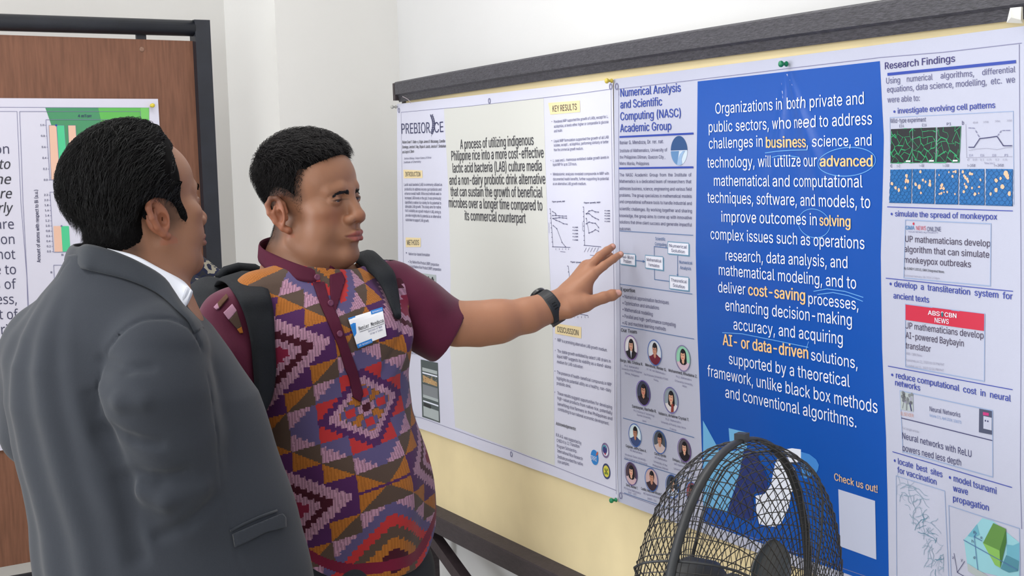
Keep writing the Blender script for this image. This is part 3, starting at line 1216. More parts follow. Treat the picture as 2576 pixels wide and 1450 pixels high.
for a, b in [((835, 697), (855, 697)), ((865, 698), (885, 700)), ((895, 722), (905, 740)), ((912, 755), (925, 775)), ((1088, 762), (1098, 748)), ((1105, 738), (1118, 722)), ((1130, 720), (1150, 719)), ((1160, 719), (1195, 718))]:
    p.line([g(*a), g(*b)], .0012, M_INK2, 4)
p.line([g(*q) for q in ((835, 893), (900, 880), (990, 873), (1080, 885), (1150, 870), (1210, 865))], .0006, M_INK3, 3)
p.line([g(815, 955), g(1212, 945)], .0007, M_INK3, 3)
p.line([g(808, 665), g(815, 955)], .0007, M_INK3, 3)
for t, x in (("E14", 838), ("E16", 935), ("E18", 1038), ("P1", 1145)):
    a = g(x, 945)
    p.text(t, *a, a[0] + 9, a[1] - .3, 6, M_INK2, .004)
for t, x in (("0", 820), ("0.05", 868), ("0.1", 933), ("0.15", 990), ("0.2", 1063), ("0.25", 1128)):
    a = g(x, 982)
    p.text(t, *a, a[0] + 3 + 2 * len(t), a[1] - .4, 5, M_INK3, .002)
for t, x, y in (("45dt", 868, 660), ("145dt", 960, 655), ("245dt", 1062, 648), ("345dt", 1165, 642)):
    a = g(x, y)
    p.text(t, *a, a[0] + 13, a[1] - .7, 5, M_INK3, .002)
a = g(967, 1012)
p.text("Time (a.u.)", *a, a[0] + 25, a[1] - .4, 5, M_INK2, .002)
p.build('cell_pattern_figure', poN)

# news clippings
p = Print(shN)
outline(p, [(2281, 553.4), (2496.5, 563), (2495, 719.7), (2276.8, 699)], M_FRM, .0014)
p.text("GMA", 2282, 578, 2304, 578, 10, mat('print_cyan', '#3f7fb8', .4), .016)
p.text("NEWS", 2308.6, 578.6, 2333.5, 579, 10, M_RED, .004)
p.text("ONLINE", 2336.6, 581.6, 2372, 582, 11, M_INK, .004)
p.text("YOUR NEWS AUTHORITY", 2288, 585, 2364.5, 588, 4, M_INK2, .004)
p.disc((2302, 563), .002, M_RED, 3)
for t in [("UP mathematicians develop", 2280.4, 608.6, 2495, 620.8, 16), ("algorithm that can simulate", 2278, 633.8, 2492, 649, 16), ("monkeypox outbreaks", 2278, 661, 2446.7, 673, 16)]:
    p.text(*t, mat('print_headline', '#453b52', .45), .008)
p.text("By SUNDY LOCUS, GMA Integrated News", 2278, 677.8, 2379.7, 687, 6, M_BLK, .012)
p.text("Published February 28, 2024 2:58pm", 2278, 695.4, 2368.4, 703, 5, M_INK3, .002)
p.build('news_clipping', poN)
p = Print(shN)
outline(p, [(2281, 765), (2481.6, 790), (2481.6, 959), (2282, 922)], M_FRM, .0014)
p.quad([(2281, 765), (2481.6, 790), (2479.8, 832.6), (2281.3, 804.7)], M_RED, 3, 4, 3)
p.text("ABS", 2339.6, 791.6, 2370, 795.2, 11, M_WHT, .03, 5)
p.text("CBN", 2382, 796.5, 2412.4, 800, 11, M_WHT, .03, 5)
q = shN.at(2376, 791)
p.disc(q, .004, mat('print_teal', '#2f6f78', .4), 5, px=False, rx=.0022)
p.line([(2373, 787), (2375, 784)], .001, M_WHT, 5)
p.line([(2377, 784), (2379, 787)], .001, M_WHT, 5)
p.text("NEWS", 2357, 811, 2393, 815, 12, M_WHT, .02, 5)
for t in [("UP mathematicians develop", 2281, 826, 2479, 852.3, 16), ("AI-powered Baybayin", 2282, 850.8, 2429.7, 872, 16), ("translator", 2282.5, 876.6, 2346, 885.7, 16)]:
    p.text(*t, MATS['print_headline'], .006)
for t in [("ABS-CBN News", 2283.5, 891.8, 2324.4, 897.9, 6), ("Published Jul 11, 2023 01:10 PM PHT", 2283.5, 908.5, 2380.6, 920.6, 6), ("Updated Jul 11, 2023 02:36 PM PHT", 2283.5, 922, 2379.7, 935, 6)]:
    p.text(*t, M_INK3, .002)
p.build('news_clipping', poN, 'clipping with a red banner')
p = Print(shN)
outline(p, [(2268.7, 982.8), (2502.5, 1033), (2504, 1200), (2276.7, 1136)], M_FRM, .0014)
c = ((2269.5, 984), (2301.5, 991), (2302.5, 1036), (2271.5, 1030))
p.quad(c, M_PHL, 3, 2, 2)
for k_ in range(26):
    u, v = R_.uniform(.08, .92), R_.uniform(.03, .55)
    p.disc(lerpq(c, u, v), R_.uniform(.0018, .0036), R_.choice([M_PHG, M_PHG, M_INK3]), 4, n=8)
p.line([lerpq(c, .5, .4), lerpq(c, .47, .95)], .003, M_PHG, 4)
p.line([lerpq(c, .75, .55), lerpq(c, .86, .95)], .0026, M_INK, 4)
p.line([lerpq(c, .15, .9), lerpq(c, .25, .6)], .0016, M_PHG, 4)
p.text("ELSEVIER", 2271.5, 1044, 2303, 1050, 8, mat('print_rust', '#c98f78', .45), .006)
p.text("Neural Networks", 2343.6, 1034, 2421.8, 1049.7, 12, M_INK, .006)
p.text("Volume 171, April 2024, 106073", 2343, 1047.5, 2424, 1066, 7, mat('print_link', '#6f8fc0', .45), .004)
p.quad([(2469.6, 1027.8), (2501.8, 1034), (2502.5, 1093.5), (2469, 1087)], mat('print_cover', '#4a4f66', .45), 3, 2, 2)
p.quad([(2480.6, 1046), (2501.4, 1050.8), (2501.4, 1082.6), (2480.6, 1077.8)], M_SHEET, 4, 2, 2)
p.quad([(2479.5, 1036), (2494, 1038.7), (2494, 1046), (2479.5, 1044)], mat('print_magenta', '#b83a78', .45), 4, 2, 2)
p.disc((2486, 1058), .0014, M_INK, 5)
p.disc((2492, 1059.5), .0014, M_INK, 5)
p.line([(2273, 1051.5), (2502.5, 1108)], .0014, M_INK, 3)
p.text("Full length article", 2275, 1079, 2316, 1089, 6, M_INK3, .002)
p.text("Neural networks with ReLU", 2275, 1103.4, 2450, 1150, 16, M_INK, .002)
p.text("powers need less depth", 2276, 1133.7, 2423.6, 1172, 16, M_INK, .002)
p.build('journal_clipping', poN)

# road map and wave model
p = Print(shN)
outline(p, [(2259.5, 1196.6), (2381.6, 1235), (2393, 1500), (2260, 1460)], M_FRM, .0012)
M_ROAD = mat('print_road', '#8aa0b4', .45)
M_ROAD2 = mat('print_road_dark', '#4f7f96', .45)
for k_ in range(75):
    t_ = R_.random()
    cx_ = 2270 + 70 * t_ + R_.uniform(-8, 50) * (1 - abs(2 * t_ - .8) * .5)
    cy_ = 1215 + 225 * t_
    if t_ > .55:
        cx_ += 18
    pts = [(cx_, cy_)]
    a_ = R_.uniform(0, 6.28)
    for _ in range(R_.randint(2, 6)):
        a_ += R_.uniform(-.8, .8)
        pts.append((min(2378, max(2262, pts[-1][0] + 8 * math.cos(a_))), pts[-1][1] + 9 * math.sin(a_) + 2))
    p.line(pts, R_.choice([.0005, .0007, .001]), R_.choice([M_ROAD, M_ROAD, M_ROAD2]), 3)
p.build('road_map_figure', poN)
p = Print(shN)
outline(p, [(2391.8, 1271.5), (2570.8, 1329), (2573, 1500), (2398, 1500)], M_FRM, .0012)
M_TEA = mat('print_water', '#8fc3cf', .45)
M_TEB = mat('print_water_deep', '#6aa8bc', .45)
p.poly([(2430, 1358), (2477, 1303), (2504, 1310), (2571, 1365), (2570, 1462), (2439, 1430)], M_TEA, 2)
p.poly([(2440, 1348), (2464, 1318), (2470, 1345), (2455, 1352)], M_TEB, 3)
p.poly([(2539, 1369), (2555, 1372), (2571, 1365), (2571, 1412), (2539, 1396)], M_TEB, 3)
p.poly([(2538, 1396), (2570, 1411), (2568, 1436), (2545, 1440), (2524, 1430)], mat('print_water_dark', '#4f8698', .45), 4)
p.poly([(2506, 1315.5), (2538, 1330), (2521.7, 1384.5), (2479.5, 1365.5)], mat('print_green_top', '#5f8a48', .45), 5)
p.poly([(2479.5, 1365.5), (2521.7, 1384.5), (2523.4, 1428), (2509.7, 1420.7)], mat('print_green_front', '#82b45c', .45), 5)
p.poly([(2521.7, 1384.5), (2538, 1330), (2539, 1364), (2523.4, 1428)], mat('print_green_side', '#46703a', .45), 5)
p.poly([(2439, 1417), (2494, 1450), (2494, 1470), (2440, 1436)], M_PHL, 4)
p.line([(2430, 1358), (2567, 1433)], .0012, M_STL, 6)
p.line([(2457, 1350), (2463, 1340)], .0012, M_STL, 6)
p.line([(2466, 1433), (2457.5, 1350), (2477, 1360)], .0012, M_STL, 6)
for t, x, y in (("p", 2456, 1340), ("a", 2473, 1354), ("h", 2451, 1364), ("d", 2455, 1405), ("y", 2423, 1411), ("z", 2401, 1405)):
    p.text(t, x, y, x + 5, y + 1, 7, M_INK, .01, 6)
p.line([(2405, 1392), (2413, 1440), (2432, 1412)], .001, M_INK, 4)
p.line([(2413, 1440), (2440, 1455)], .001, M_INK, 4)
p.build('wave_model_figure', poN)

# ---- the rice poster
poA = empty('rice_poster', bp3(-.6, zbJ, 0), 'white poster with pale grey centre panel on left half of cream board', 'poster')
sheet_mesh(shA, [(1001.5, 262), (1001, 450), (1002, 650), (1007, 850), (1010, 1000), (1012, 1061)],
           [(1546, 200), (1549, 500), (1552, 800), (1555, 1100), (1558, 1258)], M_SHEET2, poA)
p = Print(shA)
border(p, [(1012, 282.6), (1180, 267.7), (1450, 236.7), (1538, 224.6)])
border(p, [(1541.6, 228), (1545, 600), (1550, 1000), (1554, 1243)])
border(p, [(1024, 1043), (1062, 1051), (1296.5, 1136), (1553.4, 1234)])
border(p, [(1012, 283), (1016, 660), (1021, 860), (1025, 1045)])
p.build('ruled_lines', poA)
p = Print(shA)
p.ruled([(1120, 274), (1132, 500), (1137.7, 700), (1136, 872), (1148, 1075)], [(1368, 247), (1375, 450), (1384, 700), (1390, 830), (1396.5, 1172)], M_GREY, 1, 30, 24)
gp = p.build('grey_panel', poA)
p = Print(shA)
T_A = """A process of utilizing indigenous|1161|375.3|1344.5|364.6|24
Philippine rice into a more cost-effective|1138.8|404|1369.6|396.8|24
lactic acid bacteria (LAB) culture media|1142|434.5|1365|429.8|24
and a non-dairy probiotic drink alternative|1134|465|1374|463|24
that can sustain the growth of beneficial|1137|493.6|1367|497|24
microbes over a longer time compared to|1132.7|521.6|1366.7|530|24
its commercial counterpart|1173.5|553.8|1326|561.7|24"""
for l in T_A.split('\n'):
    q = l.split('|')
    p.text(q[0], *map(float, q[1:]), M_BLK, .012, 4)
p.build('summary_lettering', gp)
p = Print(shA)
M_RN = mat('print_rice_navy', '#36395f', .45)
p.text("PREBIOR", 1013.7, 337, 1086, 334.4, 26, M_RN, .0)
p.text("CE", 1097, 334, 1119, 332, 26, M_RN, .0)
for k_ in range(9):
    t_ = k_ / 8
    c = shA.at(1088 + 5 * math.sin(t_ * 3) + 2, 292 + 42 * t_)
    for e in (-1, 1):
        d = np.array([e * .006, .007])
        q = c + (e * .0045, 0)
        p.poly([q - d * .7 + (.0015, 0), q + (e * -.001, .003), q + d * .8, q + (e * .003, -.002)], M_RN, 3, px=False)
p.line([(1089, 288), (1092, 310), (1093, 325), (1089, 343)], .0012, M_RN, 3)
p.build('title_lettering', poA)
p = Print(shA)
for t, c in [("INTRODUCTION", ((1017, 427), (1064.5, 429), (1065, 448), (1018, 449))), ("METHODS", ((1022, 597.6), (1060, 599), (1060, 621.6), (1022.5, 622))),
             ("KEY RESULTS", ((1380, 259), (1462, 252.8), (1462.8, 282), (1385.7, 288.6))), ("DISCUSSION", ((1396.5, 813.8), (1463.8, 823.4), (1463.8, 851.7), (1396.5, 839.7)))]:
    p.quad(c, M_TAN, 2, 3, 3)
    a, b = lerpq(c, .1, .78), lerpq(c, .9, .78)
    p.text(t, *a, *b, (c[3][1] - c[0][1]) * .52, M_BLK, .008, 4)
    p.build('section_heading', poA)
    p = Print(shA)
p = Print(shA)
T_AL = """Ruben Ivan F. Gabo-o, Edgar James B. Macaraeg, Camille|1015|361|1123|358.5|7|b
Domingo, Jericho E. Rey, Rhyan A. Jacob, Jessica F. Simbahan|1015|373.5|1125|371|7|b
and Joyce A. Ibana|1015|386|1044|384|7|b
Institute of Biology, College of Science, UP Diliman|1019.4|401.5|1088.6|399|5|i
Institute of Chemistry|1018|411|1061.7|409|5|i
Lactic acid bacteria (LAB) is commonly utilized as|1019|467.8|1115.5|468|7|n
probiotics to address excess gut dysbiosis and|1020|479.3|1114|480|7|n
enhance overall health. While most methods seek to|1020|490.4|1113.5|491|7|n
increase LAB levels in the gut, it was previously|1020.5|501.5|1113.3|502.5|7|n
identified a native rice variety for its potential to|1021|512.6|1113.3|514.4|7|n
stimulate LAB growth. This study aims for native|1021|523|1113|524.8|7|n
rice's suitability as a growth medium in LAB, aiming to|1021|533|1113|537.3|7|n
provide insights into its potential as an alternative|1022|544.9|1113|549|7|n
substrate to support LAB growth.|1022|556.3|1082|559|7|n
•|1023|639|1025.5|639|7|n
Native rice-based formulation|1030|642|1084.7|645|7|n
•  Dry Native Rice Product (NRP) preparation|1029|661.5|1109|670|7|n
•  Liquid Native Rice Product (NRP) preparation|1029|673|1114.4|681.8|7|n
•  Rice compound|1030|889.5|1069|894|7|n
Powdered NRP supported the growth of LABs, except for L.|1395.4|309.7|1534.5|296.5|7|n
acidophilus, at levels either higher or comparable to glucose|1395.8|321.6|1535|309.7|7|n
and inulin.|1395.8|333.4|1418|331|7|n
Liquid NRP formulation supported the growth of all LAB|1395.4|358.5|1535|348.5|7|n
isolates, except L. acidophilus, performing similarly or better|1395.4|369|1535|360|7|n
than the commercial growth medium.|1395.4|380.7|1470.7|377|7|n
L. casei and L. rhamnosus exhibited stable growth levels in|1393.6|407.6|1535|399|7|n
liquid NRP for up to 120 hours.|1393|417.6|1454.5|415.8|7|n
Metabolomic analyses revealed compounds in NRP with|1393.6|441.6|1535|440|7|n
documented health benefits, further supporting its potential|1393.6|454|1535|453|7|n
as an alternative LAB growth medium.|1393|465.7|1477.8|465.7|7|n
NRP is a promising alternative LAB growth medium.|1402.8|859.3|1530|885.5|8|n
The stable growth exhibited by select LAB strains in|1402.4|887|1538.6|913|8|n
liquid NRP suggests its viability as a stand-alone|1401.7|900|1539.7|928|8|n
medium for LAB cultivation|1401.7|913.8|1468|927.6|8|n
The presence of health-beneficial compounds in NRP|1401.7|940.7|1541.4|972.4|8|n
highlights its potential utility as a healthy, non-dairy|1401|955|1540.7|987|8|n
probiotic drink.|1401|968|1438|976.6|8|n
These results suggest opportunities for developing|1402.4|993|1543|1029|8|n
high-value products from native rice, potentially|1402.8|1005|1543.8|1043.8|8|n
benefiting rice farmers in the Philippines and|1403.4|1019.7|1543.8|1058|8|n
contributing to our national economic development.|1404|1032.8|1535.5|1070|8|n
Acknowledgements:|1399|1069|1451.7|1083.4|8|b
R.R.A.G. was supported by|1400|1098|1466|1119|8|n
CHED K to 12 Transition|1401.7|1112|1461|1127.6|8|n
Program Scholarship.|1402.4|1125.9|1454.5|1139.7|8|n
International Rice Research|1403.4|1138|1469|1158.6|8|n
Institute provided the native|1404|1152.4|1469.7|1172.4|8|n
rice samples.|1404.5|1164.8|1435|1172.4|8|n"""
for l in T_AL.split('\n'):
    q = l.split('|')
    p.text(q[0], *map(float, q[1:6]), M_BLK if q[6] == 'b' else M_INK, .02 if q[6] == 'b' else .002, slant=.25 if q[6] != 'n' else 0)
for y, x in ((306, 1390), (354, 1390), (404, 1388), (438, 1388), (853, 1397), (882, 1397), (934, 1396), (987, 1396)):
    p.disc((x, y), .0012, M_INK, 3, n=10)
p.build('body_text', poA)
# charts
g6 = lambda x, y: (1340 + x / 6.59, 480 + y / 6.59)
def chart(axes, series, extra, ttl, legend, xl):
    p = Print(shA)
    p.line([g6(*q) for q in axes], .0012, M_INK, 3)
    for i in range(9):
        t_ = i / 8
        a = (axes[0][0] * (1 - t_) + axes[1][0] * t_, axes[0][1] * (1 - t_) + axes[1][1] * t_)
        p.line([g6(a[0] - 12, a[1]), g6(*a)], .0014, M_INK, 3)
    for s_ in series:
        p.line([g6(*q) for q in s_], .0011, M_INK, 4)
        for q in s_:
            p.disc(g6(*q), .0016, M_INK, 5, n=8)
    p.text("Figure: growth, NRP", *g6(*ttl[0]), *g6(*ttl[1]), 3.5, M_INK, .05)
    for x, y in legend:
        p.disc(g6(x, y), .0013, M_INK, 3, n=8)
        p.text("LAB", *g6(x + 18, y + 10), *g6(x + 85, y + 12), 3, M_INK, .05)
    for x, y in xl:
        p.line([g6(x, y - 10), g6(x, y + 12)], .0012, M_INK, 3)
    for q in extra:
        p.line([g6(*a) for a in q], .0009, M_INK, 3)
    return p.build('line_chart', poA)
chart([(305, 300), (345, 930), (640, 940)], [[(345, 345), (397, 378), (400, 408)], [(345, 412), (398, 407), (455, 415), (515, 420), (578, 420)], [(350, 460), (402, 455), (457, 445), (518, 450), (580, 455)],
      [(350, 460), (402, 490), (462, 510), (525, 545), (590, 555)], [(355, 578), (415, 630), (500, 855), (560, 930)]], [[(278, 530), (284, 700)], [(470, 1010), (555, 1016)]],
      ((335, 192), (555, 188)), [(685, y) for y in (605, 655, 710, 760, 815)], [(x, 968) for x in (392, 452, 507, 560, 610)])
chart([(865, 270), (875, 905), (1145, 930)], [[(910, 385), (955, 335), (1005, 325), (1055, 350), (1108, 355)], [(910, 380), (955, 380), (1005, 425), (1055, 455), (1108, 478)],
      [(908, 460), (950, 700), (1005, 680), (1055, 645), (1108, 672)], [(908, 548), (955, 520), (1005, 535), (1055, 540), (1108, 608)]],
      [[(842, 520), (845, 665)], [(965, 1068), (1040, 1072)]] + [[(905 + 50 * i, 945), (870 + 50 * i, 1015)] for i in range(5)], ((870, 210), (1140, 205)), [(1215, y) for y in (330, 375, 415, 462, 507)], [])
chart([(600, 1250), (690, 2030), (930, 2070)], [[(650, 1425), (700, 1400), (760, 1440)], [(640, 1560), (700, 1545), (760, 1590)]], [[(585, 1800), (590, 1850)]],
      ((643, 1190), (893, 1205)), [], [(x, 2095) for x in (700, 760, 820, 880, 930)])
# photographs of the tubes and the gels
p = Print(shA)
c = ((1050, 686), (1101, 692), (1102, 742), (1051, 733))
p.quad(c, M_PHL, 2, 2, 2)
for i in range(4):
    u = .12 + .21 * i
    p.quad([lerpq(c, u, .22), lerpq(c, u + .15, .22), lerpq(c, u + .15, 1), lerpq(c, u, 1)], M_PHB, 3, 1, 1)
    p.disc(lerpq(c, u + .075, .22), .006, M_PHB, 3, n=16)
p.quad([lerpq(c, 0, 0), lerpq(c, .2, 0), lerpq(c, .2, .2), lerpq(c, 0, .2)], M_PHG, 3, 1, 1)
p.build('photo_of_tubes', poA)
p = Print(shA)
c = ((1062, 904.5), (1106, 913), (1110.5, 1064), (1066, 1049))
p.quad(c, mat('print_photo_slate', '#4c5658', .45), 2, 2, 4)
for v0, v1, m_ in ((.13, .19, M_PHL), (.21, .235, M_WHT), (.42, .6, M_PHG), (.6, .65, M_PHL), (.7, .725, M_WHT), (.8, .97, M_PHL)):
    p.quad([lerpq(c, .08, v0), lerpq(c, .95, v0 + .01), lerpq(c, .95, v1 + .01), lerpq(c, .08, v1)], m_, 3, 2, 1)
p.quad([lerpq(c, .1, .26), lerpq(c, .93, .33), lerpq(c, .93, .4), lerpq(c, .12, .38)], mat('print_rice', '#b69468', .45), 4, 2, 1)
for _ in range(40):
    u, v = R_.uniform(.12, .9), R_.uniform(.26, .39)
    p.line([lerpq(c, u, v), lerpq(c, u + R_.uniform(-.06, .06), v + R_.uniform(-.02, .02))], .0012, R_.choice([MATS['print_rice'], M_PHB, M_TAN]), 5)
p.quad([lerpq(c, .12, .74), lerpq(c, .5, .75), lerpq(c, .5, .81), lerpq(c, .12, .8)], M_PHB, 4, 1, 1)
p.build('photo_of_rice_trays', poA)
# logos
p = Print(shA)
c = shA.at(1499, 1151)
r = .0172
p.disc(c, r, mat('print_logo_blue', '#2f80c8', .4), 2, px=False)
p.poly([c + r * np.array(q) for q in ((.45, .25), (.95, .6), (.9, .95), (.5, .6))], mat('print_logo_orange', '#c9654c', .4), 4, px=False)
p.text("IRRI", 1490.5, 1156, 1505, 1161.5, 11, M_WHT, .0, 4)
p.build('round_logo', poA, 'blue round logo')
p = Print(shA)
c = shA.at(1526.3, 1133.4)
p.disc(c, r, M_WHT, 2, px=False)
p.ring(c, r * .86, r * .26, mat('print_seal_plum', '#77678e', .4), 3, px=False)
p.disc(c + (-.002, .002), r * .58, mat('print_seal_navy', '#3a3a78', .4), 4, px=False)
p.line([c + r * np.array((math.cos(t_) * .5 - .15, math.sin(t_) * .5 + .1)) for t_ in np.linspace(.6, 3.4, 8)], r * .16, mat('print_seal_teal', '#4fa9b8', .4), 5, px=False)
p.disc(c + (0, -r * .45), r * .14, M_RED, 5, px=False)
p.build('round_logo', poA, 'plum and white round seal')
p = Print(shA)
c = shA.at(1528.9, 1186)
p.disc(c, r * 1.02, mat('print_seal_rim', '#35406a', .4), 2, px=False)
p.disc(c, r * .76, mat('print_seal_yellow', '#d2c94e', .4), 3, px=False)
for q in ((-.25, .2), (.25, .25), (0, -.2), (-.3, -.3), (.3, -.25)):
    p.disc(c + r * np.array(q), r * .17, mat('print_seal_green', '#6f8a3a', .4), 4, px=False)
p.disc(c, r * .16, mat('print_seal_brown', '#6e5a2e', .4), 5, px=False)
p.build('round_logo', poA, 'yellow round seal with a dark rim')

# eyelet holes of both sheets
p = Print(shA)
for x, y in ((1007, 278), (1232.7, 254), (1541, 218), (1288, 1143)):
    p.ring((x, y), .0058, .0026, M_INK2, 4, rx=.005)
    p.build('eyelet', poA)
    p = Print(shA)
p = Print(shN)
for x, y in ((1555.5, 217.5), (1566, 1247)):
    p.ring((x, y), .0062, .0026, M_INK2, 4, rx=.0055)
    p.build('eyelet', poN)
    p = Print(shN)


# ---- push pins
def pin(sh, x, y, hexc, label, out=.017, r=.0058):
    c = sh.at(x, y)
    b = sh.w(c[None])[0]
    M_ = mat('pin_' + hexc, hexc, .3, .5)
    e = empty('push_pin', b, label, 'push pin', 'push pins')
    k = MB()
    n = sh.n
    k.lathe(b, n, [(0.0005, 0), (.0006, .006)], 8)
    k.build('needle', mat('pin_steel', '#9a9a9a', .3, metal=1), e)
    k = MB()
    k.lathe(b + n * .004, n, [(0, 0), (r * .8, .0005), (r * .85, .002), (r * .5, .0035), (r * .48, out * .5), (r * .85, out * .62), (r, out * .74), (r * .9, out * .9), (r * .5, out), (0, out * 1.02)], 20)
    k.build('head', M_, e, smooth=True)


pin(shN, 1547, 203.5, '#c9b548', 'yellow push pin where the two posters meet at the top of the cream board')
pin(shN, 1986, 161, '#0d7a55', 'green push pin at the top of the blue centre panel')
pin(shN, 1558.5, 1257, '#0f8052', 'green push pin where the two posters meet at their lower corner')
pin(shA, 1049, 1048, '#1f9a78', 'green push pin near the lower left corner of the rice poster')
pin(shA, 1003, 269, '#aaaaa6', 'grey push pin at the upper left corner of the rice poster')

# folded paper scrap stuck on the frame's end
q = [bq(2541, 20, .03), bq(2569, 17, .032), bq(2570, 59, .03), bq(2532, 57, .03), bq(2535, 45, .034)]
V = q + [bq(2543, 44, .042), bq(2568, 50, .038)] + [v - BN * .003 for v in q]
F = [(0, 1, 6, 5), (5, 6, 2, 3), (0, 5, 4), (4, 5, 3), (0, 7, 8, 1), (1, 8, 9, 6), (6, 9, 2), (2, 9, 10, 3), (3, 10, 11, 4), (4, 11, 7, 0), (7, 11, 10, 9, 8)]
o = mesh('paper_scrap', V, F, mat('scrap_paper', '#e2e2de', .8, noise=.04, nscale=60), smooth=False)
tag(o, 'folded scrap of white paper stuck on the dark top rail at the far right', 'paper scrap')

# ------------------------------------------------------------------ brown board on a black metal stand, at the left
LE = hdir(6600)
LN = np.cross(Zv, LE)
LP = W(397, 250, 4.08)
if LN @ (CAM - LP) < 0:
    LN = -LN
shL = Sheet(LP, LE, LN, lambda s, z: .0015 * np.sin(7 * s) + .001 * np.sin(9 * z) + .002, .002)
flat = Sheet(LP, LE, LN, lambda s, z: 0 * s, 0.0)


def lp3(s, z, off):
    p = LP + LE * s + LN * off
    return np.array([p[0], p[1], z])


M_BRN = mat('brown_plywood', '#77513f', 0.6, 0.35, noise=0.22, nscale=22, stretch=(6, 6, .5), bump=.1)
M_BLM = mat('black_painted_metal', '#20232c', 0.42, 0.5, noise=0.25, nscale=18, bump=.15, bscale=60)
sl, sr = flat.at(495, 300)[0], flat.at(533, 300)[0]
zt0, zt1 = flat.at(520, 52)[1], flat.at(500, 92)[1]
zw = flat.at(480, 103)[1]
S_L = -1.9
lb = empty('display_board', lp3((S_L + sr) / 2, 0, 0), 'brown plywood board in a black metal tube stand at the left', 'display board')
k = MB()
k.hexa([lp3(s, z, o) for z, o in ((.62, -.006), (.62, -.018)) for s in (S_L + .04, sl + .004)][:0] +
       [lp3(S_L + .04, .6, -.018), lp3(sl + .004, .6, -.018), lp3(sl + .004, .6, -.002), lp3(S_L + .04, .6, -.002),
        lp3(S_L + .04, zw + .02, -.018), lp3(sl + .004, zw, -.018), lp3(sl + .004, zw, -.002), lp3(S_L + .04, zw + .02, -.002)])
k.build('plywood_panel', M_BRN, lb)
k = MB()
k.beam(lp3((sl + sr) / 2, .0, 0), lp3((sl + sr) / 2, zt0, 0), sr - sl, .04, LE)
k.build('post', M_BLM, lb)
k = MB()
k.beam(lp3(S_L, 0, 0), lp3(S_L, zt0 + .04, 0), .04, .04, LE)
k.build('post', M_BLM, lb)
k = MB()
zm = (zt0 + zt1) / 2
R0 = (zt0 - zt1) / 2
k.tube([lp3(S_L, zm + .008, 0), lp3((S_L + sl) / 2, zm + .004, 0), lp3(sl + .002, zm, 0)], R0, 20)
k.build('top_tube', M_BLM, lb, smooth=True)
k = MB()
k.tube([lp3(S_L, .55, 0), lp3(sl, .55, 0)], R0, 16)
k.build('bottom_tube', M_BLM, lb, smooth=True)
a = flat.at(357, 92)
k = MB()
k.beam(lp3(a[0], zw - .003, -.008), lp3(a[0], zt1 + .006, -.008), .028, .008, LE)
k.build('bracket', M_BLM, lb)
c = flat.at(357.5, 124)
k = MB()
k.lathe(lp3(c[0], c[1], -.002), LN, [(.0072, 0), (.007, .0015), (.005, .0022), (0, .0024)], 18)
k.build('screw', mat('rusty_screw', '#8a6a5a', .5, noise=.3, nscale=200), lb, smooth=True)
for sx in (S_L, (sl + sr) / 2):
    k = MB()
    k.beam(lp3(sx, .02, -.14), lp3(sx, .02, .14), .04, .04, Zv)
    k.build('foot', M_BLM, lb)

poL = empty('plot_poster', lp3(-.7, .93, 0), 'white poster with bar plots and green corner shapes pinned on the brown board', 'poster')
zL = shL.at(30, 1128)[1]
p = Print(shL)
a, b = shL.at(397, 249), shL.at(0, 249.5)
p.quad([(a[0] - 1.2, a[1] + .008), a, (a[0] + .004, zL - .01), (a[0] - 1.2, zL + .01)], mat('poster_paper', '#d0cfdf', .5, .35), 0, 40, 30, px=False)
p.build('sheet', poL)
G1, G2, G3 = mat('print_deep_green', '#4d9068', .45), mat('print_leaf_green', '#62b359', .45), mat('print_bright_green', '#76c266', .45)
g0 = lambda x, y: (x / 2.9, 200 + y / 2.9)
p = Print(shL)
p.poly([g0(330, 207), g0(715, 207), g0(765, 430), g0(800, 700), g0(500, 720), g0(480, 640)], G1, 1)
p.poly([g0(715, 207), g0(1085, 207), g0(1085, 520), g0(800, 700), g0(762, 420)], G2, 2)
p.poly([g0(1025, 207), g0(1085, 207), g0(1085, 520), g0(1025, 480)], G3, 3)
p.build('green_corner_shapes', poL)
p = Print(shL)
border(p, [g0(-300, 202), g0(1085, 207), g0(1090, 800)], .0012)
p.line([g0(-200, 234), g0(123, 234), g0(150, 900), g0(195, 1450), g0(215, 2150)], .0012, M_INK2, 2)
p.line([g0(215, 1800), g0(165, 900), g0(142, 234), g0(1023, 234), g0(1028, 600)], .0012, M_INK2, 4)
p.line([(-80, 1081), (45, 1079)], .0012, M_INK2, 2)
p.line([(-80, 1113), (55, 1111)], .0012, M_INK2, 2)
p.build('ruled_lines', poL)
p = Print(shL)
M_B1, M_B2 = mat('print_bar_peach', '#e2b9a4', .45), mat('print_bar_mint', '#52c490', .45)
for c, m_ in [((355, 335, 410, 335, 435, 733, 372, 733), M_B1), ((412, 335, 467, 335, 495, 733, 436, 733), M_B2), ((495, 335, 550, 335, 572, 733, 512, 733), M_B1),
              ((638, 405, 693, 405, 705, 733, 650, 733), M_B1)]:
    p.quad([g0(*c[i:i + 2]) for i in (0, 2, 4, 6)], m_, 4, 1, 3)
    outline(p, [g0(*c[i:i + 2]) for i in (0, 2, 4, 6)], M_INK2, .0008, 5)
p.line([g0(890, 294), g0(333, 294), g0(362, 733), g0(900, 733)], .0012, M_INK2, 5)
p.line([g0(510, 525), g0(640, 525)], .0008, M_INK2, 5)
p.disc(g0(408, 335), .0028, M_NAVY, 6)
p.disc(g0(560, 525), .0024, M_INK2, 6)
p.text("4 mTorr", *g0(567, 276), *g0(668, 276), 7, M_INK, .03, 5)
